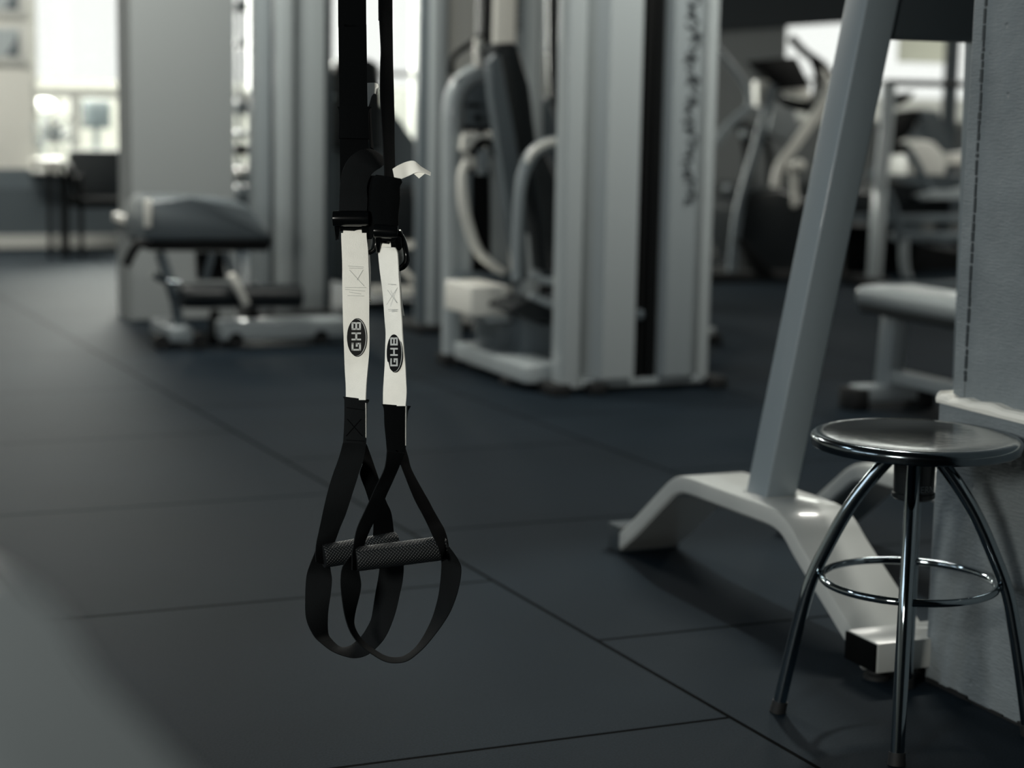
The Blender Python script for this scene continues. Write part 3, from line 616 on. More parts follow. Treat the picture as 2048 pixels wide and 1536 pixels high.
# rounded arch frame at the back
Yb = 7.36
pts = G([(903, 720), (903, 500), (903, 300), (905, 215), (915, 178), (938, 155), (975, 143), (1008, 138)], Yb)
bm = BM(); tube(bm, pts, .043, 20, sub=6); obj('arch_frame', bm, M['mach'], pm)
bm = BM(); box(bm, pts[0].x-.05, pts[0].x+.05, Yb-.06, Yb+.06, 0, .05, .006); obj('rubber_foot', bm, M['foot'], pm)
bm = BM(); prism(bm, G([(930, 245), (930, 195), (945, 168), (985, 158), (1003, 175), (1010, 262), (930, 262)], Yb-.02), (0, .05, 0), .006); ip = obj('inner_panel', bm, M['pad'], pm)
for px in (953, 981):
    bm = BM(); c_ = onY(px, 236, Yb-.025); cyl(bm, c_, c_-Vector((0, .02, 0)), .014); obj('knob', bm, M['blackp'], ip)
bm = BM(); prism(bm, G([(934, 206), (962, 208), (962, 216), (934, 214)], Yb-.03), (0, .02, 0)); obj('slot', bm, M['blackp'], ip); bm = BM(); prism(bm, G([(930, 252), (992, 252), (992, 262), (930, 262)], Yb-.035), (0, .03, 0)); obj('slot', bm, M['blackp'], ip)
# inside uprights, stack and cable
Yi = 7.30
bm = BM(); prism(bm, G([(924, 345), (944, 345), (944, 548), (924, 548)], Yi), (0, .06, 0), .004); obj('upright', bm, M['mach'], pm); bm = BM(); prism(bm, G([(982, 290), (1008, 290), (1020, 545), (986, 545)], Yi), (0, .06, 0), .004); obj('upright', bm, M['mach'], pm)
bm = BM(); prism(bm, G([(944, 338), (982, 338), (984, 545), (944, 545)], Yi+.02), (0, .12, 0), .004); obj('weight_stack', bm, M['blackp'], pm)
bm = BM(); tube(bm, G([(944, 312), (950, 292), (966, 282), (984, 290), (992, 312)], Yi-.02), .018, 14); pu = obj('pulley_guard', bm, M['blackp'], pm)
bm = BM(); prism(bm, G([(928, 268), (985, 268), (982, 282), (948, 290), (930, 306), (924, 300)], Yi-.03), (0, .05, 0), .006); obj('bracket', bm, M['white_m'], pm)
bm = BM(); prism(bm, G([(958, 300), (978, 300), (976, 350), (958, 350)], Yi-.05), (0, .03, 0), .004); obj('pulley_block', bm, M['machd'], pu)
bm = BM(); tube(bm, G([(932, 322), (924, 350), (926, 400), (936, 450), (955, 500), (985, 530), (1008, 545)], Yi-.12), [.014, .02, .024, .024, .022, .018, .016], 18); obj('curved_arm', bm, M['white_m'], pm)
bm = BM(); prism(bm, G([(918, 546), (1042, 546), (1042, 572), (918, 572)], Yi-.04), (0, .08, 0), .006); obj('cross_bar', bm, M['machm'], pm)
# step box with bolt hole
bx0, bx1 = onY(942, 605, 6.95), onY(1016, 605, 6.95); zt_, zb_ = onY(980, 572, 6.95).z, onY(980, 632, 6.95).z
bm = BM(); box(bm, bx0.x, bx1.x, 6.95, 7.25, zb_, zt_, .008, 3); sb_ = obj('counterweight_box', bm, M['white_m'], pm)
bm = BM(); c_ = onY(984, 607, 6.945); cyl(bm, c_+Vector((0, .006, 0)), c_-Vector((0, .004, 0)), .012); obj('bolt', bm, M['blackp'], sb_)
bm = BM(); box(bm, bx0.x+.08, bx1.x+.02, 6.97, 7.2, zb_-.03, zb_, .004); obj('bracket', bm, M['mach'], pm)
bm = BM(); box(bm, 2.95, 3.22, 7.0, 7.25, .105, zb_-.03, .01); obj('pedestal', bm, M['pad'], pm)
# backrest: pale side plate and dark pad
bm = BM(); prism(bm, G([(978, 125), (990, 108), (1002, 112), (1024, 240), (1050, 400), (1056, 560), (1040, 565), (1024, 470), (1000, 300), (984, 190)], 7.05), (0, .06, 0), .01); obj('backrest_plate', bm, M['pad'], pm)
bm = BM(); prism(bm, G([(988, 98), (1000, 86), (1030, 85), (1044, 105), (1058, 170), (1066, 240), (1078, 330), (1084, 420), (1070, 470), (1052, 400), (1030, 270), (1010, 150)], 7.12), (0, .26, 0), .02); obj('backrest', bm, M['padb'], pm)
bm = BM(); tube(bm, G([(1140, 284), (1115, 284), (1085, 292), (1062, 312), (1046, 350), (1038, 400), (1034, 470), (1032, 560)], 6.78), [.022, .024, .026, .026, .024, .022, .02, .02], 18); obj('curved_arm', bm, M['machd'], pm)
bm = BM(); tube(bm, G([(1138, 287), (1112, 283), (1085, 291), (1066, 306), (1054, 326)], 6.755), [.01, .014, .016, .014, .008], 14); obj('arm_sleeve', bm, M['white_m'], pm)
bm = BM(); prism(bm, G([(1066, 320), (1092, 300), (1112, 345), (1130, 430), (1140, 540), (1100, 545), (1092, 460), (1078, 390)], 6.95), (0, .2, 0), .02); obj('hip_pad', bm, M['padb'], pm)
bm = BM(); tube(bm, G([(1062, 548), (1090, 562), (1125, 562), (1140, 552)], 6.75), .016, 12); obj('seat_rail', bm, M['mach'], pm)
bm = BM(); prism(bm, G([(1018, 618), (1040, 604), (1080, 598), (1118, 620), (1130, 642), (1090, 652), (1046, 636)], 6.75), (0, .3, 0), .015); obj('seat', bm, M['padb'], pm)
bm = BM(); box(bm, gx(1040, 650, 6.9), gx(1100, 650, 6.9), 6.85, 7.05, .1, onY(1060, 632, 6.9).z, .01); obj('seat_post', bm, M['machm'], pm)
bm = BM(); tube(bm, G([(1060, 590), (1080, 600), (1110, 612), (1135, 622)], 6.72), .014, 10); obj('adjust_lever', bm, M['mach'], pm)
bm = BM(); tube(bm, G([(903, 150), (903, 125), (912, 108), (940, 88), (962, 70)], Yb-.02), .013, 12); hb = obj('bent_handle', bm, M['blackp'], pm)
bm = BM(); a, b_ = onY(957, 76, Yb-.05), onY(957, 134, Yb-.05); tube(bm, [a, b_], .021, 18, smooth=False); obj('handle_grip', bm, M['white_m'], hb)
bm = BM(); a, b_ = onY(973, 128, Yb+.02), onY(976, 10, Yb+.02); b2 = a+(b_-a)*5; tube(bm, [a, b2], .02, 14, smooth=False); obj('cable_column', bm, M['blackp'], pm)

# cable column machine behind it
cm = thing('cable_column', 'tall pale ribbed cable column standing behind the seated press machine', 'weight machine', (onY(890, 640, 8.5).x, 8.55, 0))
def col(parent, nm, pa_, pb2, Y, d_, m_, z0=.03, z1=2.5, bev=.008): 
    bm = BM(); box(bm, onY(pa_, 400, Y).x, onY(pb2, 400, Y).x, Y, Y+d_, z0, z1, bev); return obj(nm, bm, m_, parent)
col(cm, 'side_post', 842, 862, 8.50, .1, M['machm']); col(cm, 'front_post', 863, 892, 8.44, .16, M['mach']); col(cm, 'cover_panel', 893, 948, 8.52, .2, M['white_m']); col(cm, 'base_plate', 838, 950, 8.4, .4, M['foot'], 0, .04)
t2 = thing('weight_tower', 'pale weight tower with faint vertical script seen above the dark backrest', 'weight machine', (onY(1030, 500, 9.6).x, 9.7, 0))
col(t2, 'shroud_panel', 985, 1026, 9.6, .2, M['white_m']); c2 = col(t2, 'shroud_panel', 1027, 1052, 9.63, .18, M['machd']); col(t2, 'side_post', 1056, 1082, 9.6, .12, M['mach']); col(t2, 'weight_stack_recess', 958, 985, 9.72, .15, M['blackp']); col(t2, 'base_plate', 955, 1090, 9.55, .4, M['foot'], 0, .04)
bm = BM(); zz = onY(1040, 60, 9.6).z
for k in range(14):
    z0_ = zz+k*.035; x0_ = onY(1040, 60, 9.6).x
    tube(bm, [(x0_-.02, 9.625, z0_), (x0_+.015, 9.625, z0_+.012), (x0_-.01, 9.625, z0_+.024)], .005, 6, sub=3)
obj('script_decal', bm, M['script'], c2)
# dark upright with twin cables and pads, right of that tower
dk = thing('cable_machine', 'dark cable machine with hanging black straps between two pale towers', 'weight machine', (onY(1110, 500, 10.2).x, 10.3, 0))
col(dk, 'back_panel', 1084, 1145, 10.3, .1, M['mid']); col(dk, 'upright', 1082, 1100, 10.25, .05, M['white_m'], onY(1090, 200, 10.2).z, onY(1090, 108, 10.2).z)
bm = BM(); tube(bm, G([(1105, -60), (1106, 120), (1112, 270)], 10.1), .035, 12); obj('hanging_strap', bm, M['padb'], dk)
bm = BM(); tube(bm, G([(1128, 120), (1128, 260)], 10.1), .035, 12); obj('hanging_strap', bm, M['blackp'], dk)
bm = BM(); prism(bm, G([(1075, 205), (1105, 195), (1118, 240), (1120, 290), (1075, 290)], 10.0), (0, .2, 0), .03); obj('weight_stack', bm, M['pad'], dk)
col(dk, 'base_plate', 1070, 1145, 10.1, .4, M['foot'], 0, .05)

# ================================================================ LEFT: leg machine by the pillar
lt = thing('weight_tower', 'tall pale weight tower with narrow dark slot right of the left pillar', 'weight machine', (onY(585, 600, 9.1).x, 9.2, 0))
col(lt, 'cover_panel', 516, 542, 9.15, .2, M['machd']); bm = BM(); box(bm, onY(542, 400, 9.2).x, onY(556, 400, 9.2).x, 9.2, 9.3, .03, onY(548, 120, 9.2).z, .002); obj('cable_slot', bm, M['mid'], lt)
bm = BM(); box(bm, onY(542, 400, 9.19).x, onY(556, 400, 9.19).x, 9.2, 9.3, onY(548, 120, 9.2).z, 2.5, .002); obj('cover_panel', bm, M['machd'], lt)
col(lt, 'front_post', 557, 587, 9.08, .16, M['mach']); col(lt, 'cover_panel', 588, 650, 9.14, .22, M['mach']); col(lt, 'side_post', 650, 664, 9.2, .15, M['mid']); col(lt, 'base_plate', 512, 668, 9.05, .4, M['foot'], 0, .05)
YL = 8.25
lm = thing('leg_curl_machine', 'leg curl machine with thick dark pad and roller in front of the left pillar', 'weight machine', (onY(420, 690, YL).x, 8.3, 0))
bm = BM(); prism(bm, G([(288, 455), (292, 412), (306, 397), (380, 396), (470, 400), (500, 412), (548, 470), (546, 480), (290, 482)], YL-.05), (0, .42, 0), .025); bp_ = obj('bench_pad', bm, M['pad'], lm)
bm = BM(); prism(bm, G([(290, 482), (546, 480), (536, 503), (300, 502)], YL-.03), (0, .38, 0), .01); obj('pad_base', bm, M['blackp'], bp_)
bm = BM(); prism(bm, G([(290, 400), (304, 398), (303, 455), (291, 455)], YL-.075), (0, .03, 0), .004); obj('pad_end_plate', bm, M['white_m'], bp_)
bm = BM(); tube(bm, G([(300, 490), (280, 487), (266, 502), (252, 532)], YL-.1), [.018, .022, .022, .02], 14); obj('handle', bm, M['blackp'], lm)
bm = BM(); tube(bm, G([(365, 592), (372, 592), (480, 592), (590, 592), (598, 592)], YL-.12), [.045, .055, .055, .055, .045], 28, sub=4); obj('roller_pad', bm, M['padb'], lm)
bm = BM(); bar(bm, onY(462, 548, YL-.2), onY(492, 608, YL-.2), .055, .03); obj('white_bracket', bm, M['white_m'], lm)
bm = BM(); bar(bm, onY(425, 505, YL), onY(410, 560, YL), .03, .03); obj('strut', bm, M['mid'], lm); bm = BM(); bar(bm, onY(450, 505, YL), onY(478, 580, YL), .04, .03); obj('strut', bm, M['mid'], lm); bm = BM(); bar(bm, onY(320, 505, YL), onY(350, 600, YL), .07, .04); bar(bm, onY(350, 600, YL), onY(362, 685, YL), .05, .04)
obj('support_frame', bm, M['mid'], lm)
bm = BM(); tube(bm, G([(305, 548), (330, 562), (358, 566)], YL-.1), .015, 12); obj('chrome_rod', bm, M['chrome'], lm)
bm = BM(); bar(bm, onY(430, 620, YL), onY(424, 692, YL), .04, .04); obj('linkage', bm, M['blackp'], lm); bm = BM(); bar(bm, onY(505, 615, YL), onY(500, 655, YL), .05, .05); obj('linkage', bm, M['blackp'], lm); bm = BM(); prism(bm, G([(395, 505), (446, 505), (452, 560), (398, 560)], YL+.05), (0, .05, 0)); obj('linkage', bm, M['blackp'], lm)
zbt = F(600, 693).y
bm = BM(); box(bm, onY(440, 660, YL-.1).x, onY(690, 660, YL-.1).x, YL-.12, YL+.03, .035, .12, .012, 3); obj('base_beam', bm, M['mach'], lm)
bm = BM(); box(bm, onY(338, 660, YL-.1).x, onY(384, 660, YL-.1).x, YL-.12, YL+.3, .03, .10, .012, 3); obj('base_beam', bm, M['machd'], lm)
for px in (322, 400, 470, 640):
    bm = BM(); c_ = onY(px, 690, YL-.1); cyl(bm, (c_.x, YL-.12, .035), (c_.x, YL-.06, .035), .035); obj('rubber_foot', bm, M['foot'], lm)

# machine seen between the hanging straps
mc = thing('chest_press_machine', 'grey machine with dark headrest standing far behind the hanging straps', 'weight machine', (onY(760, 650, 9.6).x, 9.7, 0))
YM = 9.6
bm = BM(); prism(bm, G([(664, 300), (666, 150), (676, 122), (700, 116), (742, 118), (760, 130), (764, 200), (764, 300)], YM), (0, .12, 0), .02); obj('headrest', bm, M['padb'], mc)
bm = BM(); prism(bm, G([(658, 560), (660, 235), (680, 205), (770, 210), (800, 240), (845, 300), (850, 420), (852, 545), (840, 600)], YM+.15), (0, .2, 0), .02); obj('body_shroud', bm, M['pad'], mc)
bm = BM(); prism(bm, G([(745, 440), (780, 372), (830, 372), (842, 440), (820, 486), (760, 494)], YM-.1), (0, .25, 0), .03); obj('seat_pad', bm, M['padb'], mc)
bm = BM(); bar(bm, onY(795, 530, YM-.15), onY(832, 568, YM-.15), .05, .03); obj('white_lever', bm, M['white_m'], mc); bm = BM(); bar(bm, onY(742, 580, YM-.15), onY(835, 582, YM-.15), .05, .05); obj('seat_rail', bm, M['white_m'], mc); bm = BM(); prism(bm, G([(810, 484), (834, 482), (832, 496), (805, 498)], YM-.12), (0, .04, 0)); obj('white_lever', bm, M['white_m'], mc)
bm = BM(); c_ = onY(666, 194, YM-.1); bmesh.ops.create_uvsphere(bm, u_segments=16, v_segments=10, radius=.022, matrix=Matrix.Translation(c_)); tube(bm, [c_, c_+Vector((.0, .12, .0))], .01, 8, smooth=False); obj('chrome_knob', bm, M['chrome'], mc)
bm = BM(); box(bm, onY(742, 600, YM-.1).x, onY(856, 600, YM-.1).x, YM-.1, YM+.3, .0, onY(800, 655, YM-.1).z, .01); obj('base_plate', bm, M['foot'], mc)
bm = BM(); box(bm, onY(742, 600, YM-.1).x, onY(830, 600, YM-.1).x, YM-.12, YM+.1, onY(800, 655, YM-.1).z, onY(800, 636, YM-.1).z, .01); box(bm, onY(765, 600, YM).x, onY(800, 600, YM).x, YM+.02, YM+.1, .05, onY(780, 580, YM).z, .01); obj('base_beam', bm, M['machd'], mc)
# squat rack bits glimpsed between pillar and tower
rk = thing('dumbbell_rack', 'narrow rack with pale and black weights glimpsed between pillar and tower', 'weight rack', (onY(494, 480, 11.5).x, 11.5, 0))
col(rk, 'upright', 478, 486, 11.5, .05, M['mid'], 0, 1.9); col(rk, 'upright', 508, 515, 11.5, .05, M['mid'], 0, 1.9)
for py, mm_, hh in ((12, 'mid', 22), (88, 'machd', 14), (215, 'machd', 30), (268, 'padl', 12), (300, 'blackp', 20), (345, 'white_m', 16), (385, 'machd', 26), (440, 'mid', 30)):
    bm = BM(); a, b_ = onY(472, py-hh/2, 11.45), onY(512, py+hh/2, 11.45); box(bm, a.x, b_.x, 11.4, 11.7, b_.z, a.z, .015); obj('weight', bm, M[mm_], rk)

# ================================================================ FLAT BENCH (right)
fb = thing('flat_bench', 'pale topped flat weight bench on a low footed base beyond the leaning post', 'bench', (4.04, 5.4, 0))
XB0, XB1 = 3.93, 4.20
e0 = onX(1703, 668, XB0)
print('bench far end', e0)
bm = BM(); rbox(bm, ((XB0+XB1)/2, e0.y-.6, .425), XB1-XB0, 1.2, .075, .03); obj('bench_pad', bm, M['padl'], fb)
bm = BM(); rbox(bm, ((XB0+XB1)/2, e0.y-.6, .385), XB1-XB0-.02, 1.17, .05, .015); obj('pad_base', bm, M['padb'], fb)
xm = (XB0+XB1)/2
bm = BM(); bar(bm, (xm, 5.83, .05), (xm, 5.80, .37), .07, .09, .01); obj('leg', bm, M['machd'], fb)
bm = BM(); bar(bm, (xm, e0.y-1.05, .05), (xm, e0.y-1.0, .37), .07, .09, .01); obj('leg', bm, M['machd'], fb)
bm = BM(); box(bm, xm-.03, xm+.03, e0.y-1.05, 5.85, .10, .15, .006); obj('spine', bm, M['machd'], fb)
for yy_ in (5.8, e0.y-1.05):
    bm = BM(); box(bm, 3.90, 4.20, yy_-.04, yy_+.05, .03, .09, .01, 3); f_ = obj('foot_bar', bm, M['machd'], fb)
    bm = BM(); box(bm, 3.865, 3.935, yy_-.05, yy_+.06, 0, .085, .01); obj('rubber_foot', bm, M['foot'], f_); bm = BM(); box(bm, 4.155, 4.235, yy_-.05, yy_+.06, 0, .085, .01); obj('rubber_foot', bm, M['foot'], f_)

# ================================================================ RIGHT BACKGROUND
YE = 10.6
el = thing('elliptical_trainer', 'elliptical trainer with black console and pale curved handlebars left of the leaning post', 'elliptical trainer', (onY(1550, 560, YE).x, YE+.2, 0))
bm = BM(); prism(bm, G([(1506, 122), (1594, 114), (1624, 175), (1558, 181)], YE), (0, .1, 0), .008); obj('console', bm, M['blackp'], el)
bm = BM(); prism(bm, G([(1566, 182), (1618, 176), (1626, 200), (1590, 192)], YE-.02), (0, .08, 0), .006); obj('console_tray', bm, M['white_m'], el)
bm = BM(); prism(bm, G([(1560, 190), (1600, 200), (1640, 202), (1610, 224), (1576, 212)], YE+.04), (0, .08, 0), .006); obj('console_back', bm, M['blackp'], el)
bm = BM(); prism(bm, G([(1516, 162), (1550, 158), (1545, 190), (1530, 214), (1516, 212)], YE+.02), (0, .08, 0), .01); obj('column_cap', bm, M['white_m'], el)
bm = BM(); tube(bm, G([(1546, 170), (1530, 230), (1505, 320), (1482, 400), (1470, 470), (1462, 560)], YE), .032, 16); obj('front_column', bm, M['machm'], el)
bm = BM(); tube(bm, G([(1432, 288), (1460, 250), (1500, 215)], YE-.1), .03, 14); tube(bm, G([(1500, 215), (1496, 180), (1470, 140), (1428, 90)], YE-.1), .022, 12); obj('handlebar', bm, M['machd'], el)
bm = BM(); tube(bm, G([(1550, 375), (1560, 330), (1590, 290), (1625, 240), (1650, 200), (1652, 165), (1640, 140)], YE-.15), .032, 14); obj('handlebar', bm, M['white_m'], el)
bm = BM(); tube(bm, G([(1582, 76), (1610, 105), (1645, 130), (1662, 155)], YE-.15), .028, 12); tube(bm, G([(1620, 110), (1634, 150), (1628, 200), (1612, 225)], YE-.15), .022, 12); obj('black_grip', bm, M['blackp'], el)
bm = BM(); tube(bm, G([(1585, 330), (1590, 400), (1585, 410)], YE-.1), .022, 10); 
for px in (1572, 1598): bmesh.ops.create_uvsphere(bm, u_segments=14, v_segments=8, radius=.045, matrix=Matrix.Translation(onY(px, 332, YE-.12)))
obj('pivot_joint', bm, M['white_m'], el)
bm = BM(); prism(bm, G([(1470, 420), (1500, 385), (1560, 375), (1620, 400), (1660, 430), (1660, 555), (1560, 562), (1500, 540), (1476, 480)], YE+.05), (0, .4, 0), .03); obj('drive_housing', bm, M['padb'], el)
bm = BM(); prism(bm, G([(1475, 478), (1490, 482), (1560, 560), (1520, 556)], YE-.25), (0, .06, 0), .006); obj('pedal_arm', bm, M['blackp'], el)
bm = BM(); p_ = F(1470, 566); box(bm, p_.x-.25, p_.x+.9, YE-.1, YE+.5, 0, .06, .01); obj('base_rail', bm, M['foot'], el)
# dark back row behind it
e3 = thing('treadmill', 'dark treadmill deck and hood in the shadow behind the elliptical trainer', 'treadmill', (onY(1450, 520, 12).x, 12.3, 0))
bm = BM(); prism(bm, G([(1436, 545), (1436, 390), (1452, 370), (1520, 368), (1560, 400), (1600, 470), (1600, 545)], 12.1), (0, .5, 0), .03); obj('motor_hood', bm, M['padb'], e3)
bm = BM(); p_ = onY(1438, 555, 12.1); box(bm, p_.x-.1, p_.x+1.0, 11.9, 12.9, 0, .1, .01); obj('deck', bm, M['foot'], e3)
for px, py in ((1456, 378), (1450, 440), (1488, 268)):
    bm = BM(); bmesh.ops.create_uvsphere(bm, u_segments=14, v_segments=8, radius=.035, matrix=Matrix.Translation(onY(px, py, 12.05))); tube(bm, [onY(px, py, 12.05), onY(px, py, 12.2)], .015, 8, smooth=False); obj('knob', bm, M['machd'], e3)
bm = BM(); tube(bm, G([(1500, 370), (1490, 270), (1460, 240)], 12.25), .04, 10); tube(bm, G([(1545, 390), (1530, 280), (1460, 240)], 12.35), .03, 10); obj('handrail', bm, M['blackp'], e3)
bm = BM(); prism(bm, G([(1545, 205), (1590, 205), (1600, 260), (1570, 285), (1540, 270)], 12.25), (0, .1, 0), .02); obj('screen_back', bm, M['padl'], e3)
# rack and bike seen right of the leaning post
YR = 10.0
bk = thing('power_rack', 'pale upright rack with thin dark bar right of the leaning post', 'weight rack', (onY(1770, 540, YR).x, YR+.1, 0))
bm = BM(); tube(bm, G([(1778, 168), (1772, 260), (1760, 380)], YR), .045, 14, smooth=False); bar(bm, onY(1760, 380, YR), onY(1748, 560, YR), .07, .07); obj('upright', bm, M['mach'], bk)
bm = BM(); tube(bm, G([(1775, 165), (2050, 172)], YR), .022, 12, smooth=False); br_ = obj('top_bar', bm, M['blackp'], bk)
bm = BM(); box(bm, onY(2040, 160, YR).x, onY(2060, 160, YR).x, YR-.04, YR+.04, 0, onY(2050, 160, YR).z, .006); obj('upright', bm, M['machd'], bk)
bm = BM(); a = onY(1748, 555, YR); box(bm, a.x-.04, a.x+.06, YR-.1, YR+.3, 0, .06, .01); obj('foot_plate', bm, M['foot'], bk)
YK = 10.6
rb = thing('recumbent_bike', 'recumbent exercise bike with pale round shroud behind the flat bench', 'exercise bike', (onY(1840, 560, YK).x, YK+.1, 0))
bm = BM(); prism(bm, G([(1815, 350), (1816, 315), (1828, 290), (1848, 279), (1868, 284), (1886, 302), (1894, 330), (1892, 352)], YK+.1), (0, .25, 0), .02); obj('flywheel_shroud', bm, M['pale'], rb)
bm = BM(); tube(bm, G([(1806, 290), (1828, 320), (1848, 360), (1862, 392)], YK), .03, 12); obj('front_column', bm, M['mid'], rb)
bm = BM(); prism(bm, G([(1786, 296), (1800, 284), (1822, 292), (1818, 306), (1790, 310)], YK-.03), (0, .08, 0), .01); obj('console', bm, M['blackp'], rb)
bm = BM(); prism(bm, G([(1778, 355), (1830, 372), (1905, 392), (1905, 440), (1830, 445), (1775, 420)], YK+.05), (0, .35, 0), .03); obj('seat_pad', bm, M['padb'], rb)
bm = BM(); prism(bm, G([(1835, 392), (1870, 380), (1905, 384), (1930, 375), (1930, 400), (1880, 398), (1848, 402)], YK-.05), (0, .08, 0), .01); obj('crank_cover', bm, M['machd'], rb)
bm = BM(); tube(bm, G([(1742, 345), (1770, 380), (1790, 430), (1800, 480)], YK-.1), .035, 12); obj('rear_brace', bm, M['mid'], rb)
bm = BM(); bar(bm, onY(1690, 436, YK), onY(1940, 436, YK), .06, .05); obj('upper_rail', bm, M['machm'], rb); bm = BM(); bar(bm, onY(1786, 473, YK-.05), onY(1940, 473, YK-.05), .07, .055); obj('main_rail', bm, M['machm'], rb)
bm = BM(); tube(bm, G([(1808, 478), (1808, 520), (1812, 548), (1822, 568)], YK-.1), .032, 14); obj('rear_leg', bm, M['machd'], rb)
bm = BM(); p_ = F(1800, 585); box(bm, p_.x-.1, p_.x+.55, p_.y, p_.y+.12, 0, .05, .01); bar(bm, onY(1945, 473, YK-.05), (onY(1945, 473, YK-.05).x, YK-.1, .04), .06, .06); obj('foot_bar', bm, M['machm'], rb)
bm = BM(); prism(bm, G([(1690, 450), (1790, 455), (1850, 500), (1930, 500), (1930, 560), (1690, 545)], YK+.3), (0, .4, 0), .03); obj('drive_housing', bm, M['blackp'], rb)
bm = BM(); prism(bm, G([(1700, 385), (1730, 380), (1790, 400), (1785, 428), (1700, 428)], YK+.1), (0, .2, 0), .02); obj('front_housing', bm, M['padb'], rb)
# dark machine shapes behind the rack
dm = thing('spin_bike', 'dark exercise bike silhouette under the rack bar near the far windows', 'exercise bike', (onY(1840, 480, 12.6).x, 12.7, 0))
bm = BM(); prism(bm, G([(1780, 285), (1785, 230), (1810, 222), (1845, 218), (1830, 260), (1806, 290)], 12.6), (0, .15, 0), .03); prism(bm, G([(1782, 205), (1790, 188), (1832, 184), (1820, 200), (1796, 215)], 12.6), (0, .12, 0), .01); obj('saddle', bm, M['blackp'], dm)
bm = BM(); prism(bm, G([(1846, 230), (1852, 218), (1880, 222), (1890, 270), (1905, 300), (1930, 300), (1930, 320), (1880, 312), (1856, 290)], 12.7), (0, .12, 0), .02); obj('handlebar', bm, M['pad'], dm)
bm = BM(); box(bm, onY(1776, 300, 12.8).x, onY(1940, 300, 12.8).x, 12.8, 13.1, .3, onY(1850, 350, 12.8).z, .02); box(bm, onY(1790, 300, 12.8).x, onY(1840, 300, 12.8).x, 12.7, 13.1, 0, 1.0, .02); obj('frame_body', bm, M['mid'], dm)
bm = BM(); prism(bm, G([(1900, 308), (1945, 306), (1945, 330), (1902, 330)], 12.0), (0, .2, 0), .01); rl = obj('towel_shelf', bm, M['white_m'], dm)
# roller blind in the right window
sb = BM(); z_a, z_b = onY(1566, 92, FY-.04).z, onY(1700, 44, FY-.04).z
prism(sb, [(X2b+1.2, FY-.06, z_a-.02), (xw(1700), FY-.06, z_b), (xw(2040), FY-.06, z_b+.5), (xw(2040), FY-.06, 2.95), (X2b+1.2, FY-.06, 2.95)], (0, .03, 0))
tag(obj('window_blind', sb, M['walld'], None, loc=(X3a, FY-.05, 2.95), smooth=False), 'dark fabric hung across the far wall with a slanted lower edge', 'blind')

a, b_ = onY(1792, 40, FY-.045), onY(1908, 128, FY-.045)
pbm = BM(); box(pbm, a.x, b_.x, FY-.10, FY-.09, b_.z, 2.3, .002)
m = bpy.data.materials.new('translucent_blind'); m.use_nodes = True; nt = m.node_tree; nt.nodes.clear()
o_ = nt.nodes.new('ShaderNodeOutputMaterial'); mx = nt.nodes.new('ShaderNodeMixShader'); t_ = nt.nodes.new('ShaderNodeBsdfTranslucent'); d_ = nt.nodes.new('ShaderNodeBsdfDiffuse')
t_.inputs[0].default_value = (.62, .62, .57, 1); d_.inputs[0].default_value = (.6, .6, .56, 1); mx.inputs[0].default_value = .25
nt.links.new(t_.outputs[0], mx.inputs[1]); nt.links.new(d_.outputs[0], mx.inputs[2]); nt.links.new(mx.outputs[0], o_.inputs[0]); M['blind'] = m
tag(obj('roller_blind', pbm, M['blind'], None, loc=(a.x, FY-.10, 2.3), smooth=False), 'pale roller blind half lowered over the right window', 'blind')
dp = BM(); a, b_ = onY(1906, 60, 13.0), onY(1922, 60, 13.0); box(dp, a.x, b_.x, 13.0, 13.1, 0, 3.0)
struct('trim_9', dp, M['mid'])
# ================================================================ LEFT BACKGROUND
YC = 13.55
ch = thing('armchair', 'black armchair against the far wall left of the pillar', 'armchair', (onY(190, 495, YC).x, YC, 0))
bm = BM(); prism(bm, G([(138, 306), (146, 300), (240, 300), (262, 306), (262, 350), (262, 412), (160, 414), (146, 380)], YC+.05), (0, .1, 0), .02); obj('backrest', bm, M['padb'], ch)
bm = BM(); prism(bm, G([(155, 398), (262, 398), (262, 416), (155, 416)], YC-.45), (0, .5, 0), .02); obj('seat', bm, M['webd'], ch)
for px in (134, 160, 262):
    bm = BM(); a = onY(px, 350, YC-.35); tube(bm, [a, Vector((a.x, a.y, 0))], .02, 10, smooth=False); obj('leg', bm, M['blackp'], ch)
bm = BM(); tube(bm, G([(136, 335), (142, 348), (158, 380), (160, 398)], YC-.3), .028, 12); tube(bm, [onY(136, 335, YC-.3), onY(140, 330, YC+.08)], .02, 10, smooth=False); obj('armrest', bm, M['blackp'], ch)
tb = thing('side_table', 'small pale side table with thin dark legs next to the armchair', 'table', (onY(105, 495, 13.3).x, 13.3, 0))
ztb = onY(105, 318, 13.2).z
ax, bx_ = onY(72, 318, 13.2).x, onY(127, 318, 13.2).x
bm = BM(); box(bm, ax, bx_, 13.1, 13.5, ztb-.025, ztb, .006); obj('tabletop', bm, M['white_m'], tb)
for px in (100, 122):
    x_ = onY(px, 400, 13.2).x; bm = BM(); tube(bm, [(x_, 13.2, ztb-.02), (x_, 13.2, 0)], .018, 10, smooth=False); obj('leg', bm, M['blackp'], tb)
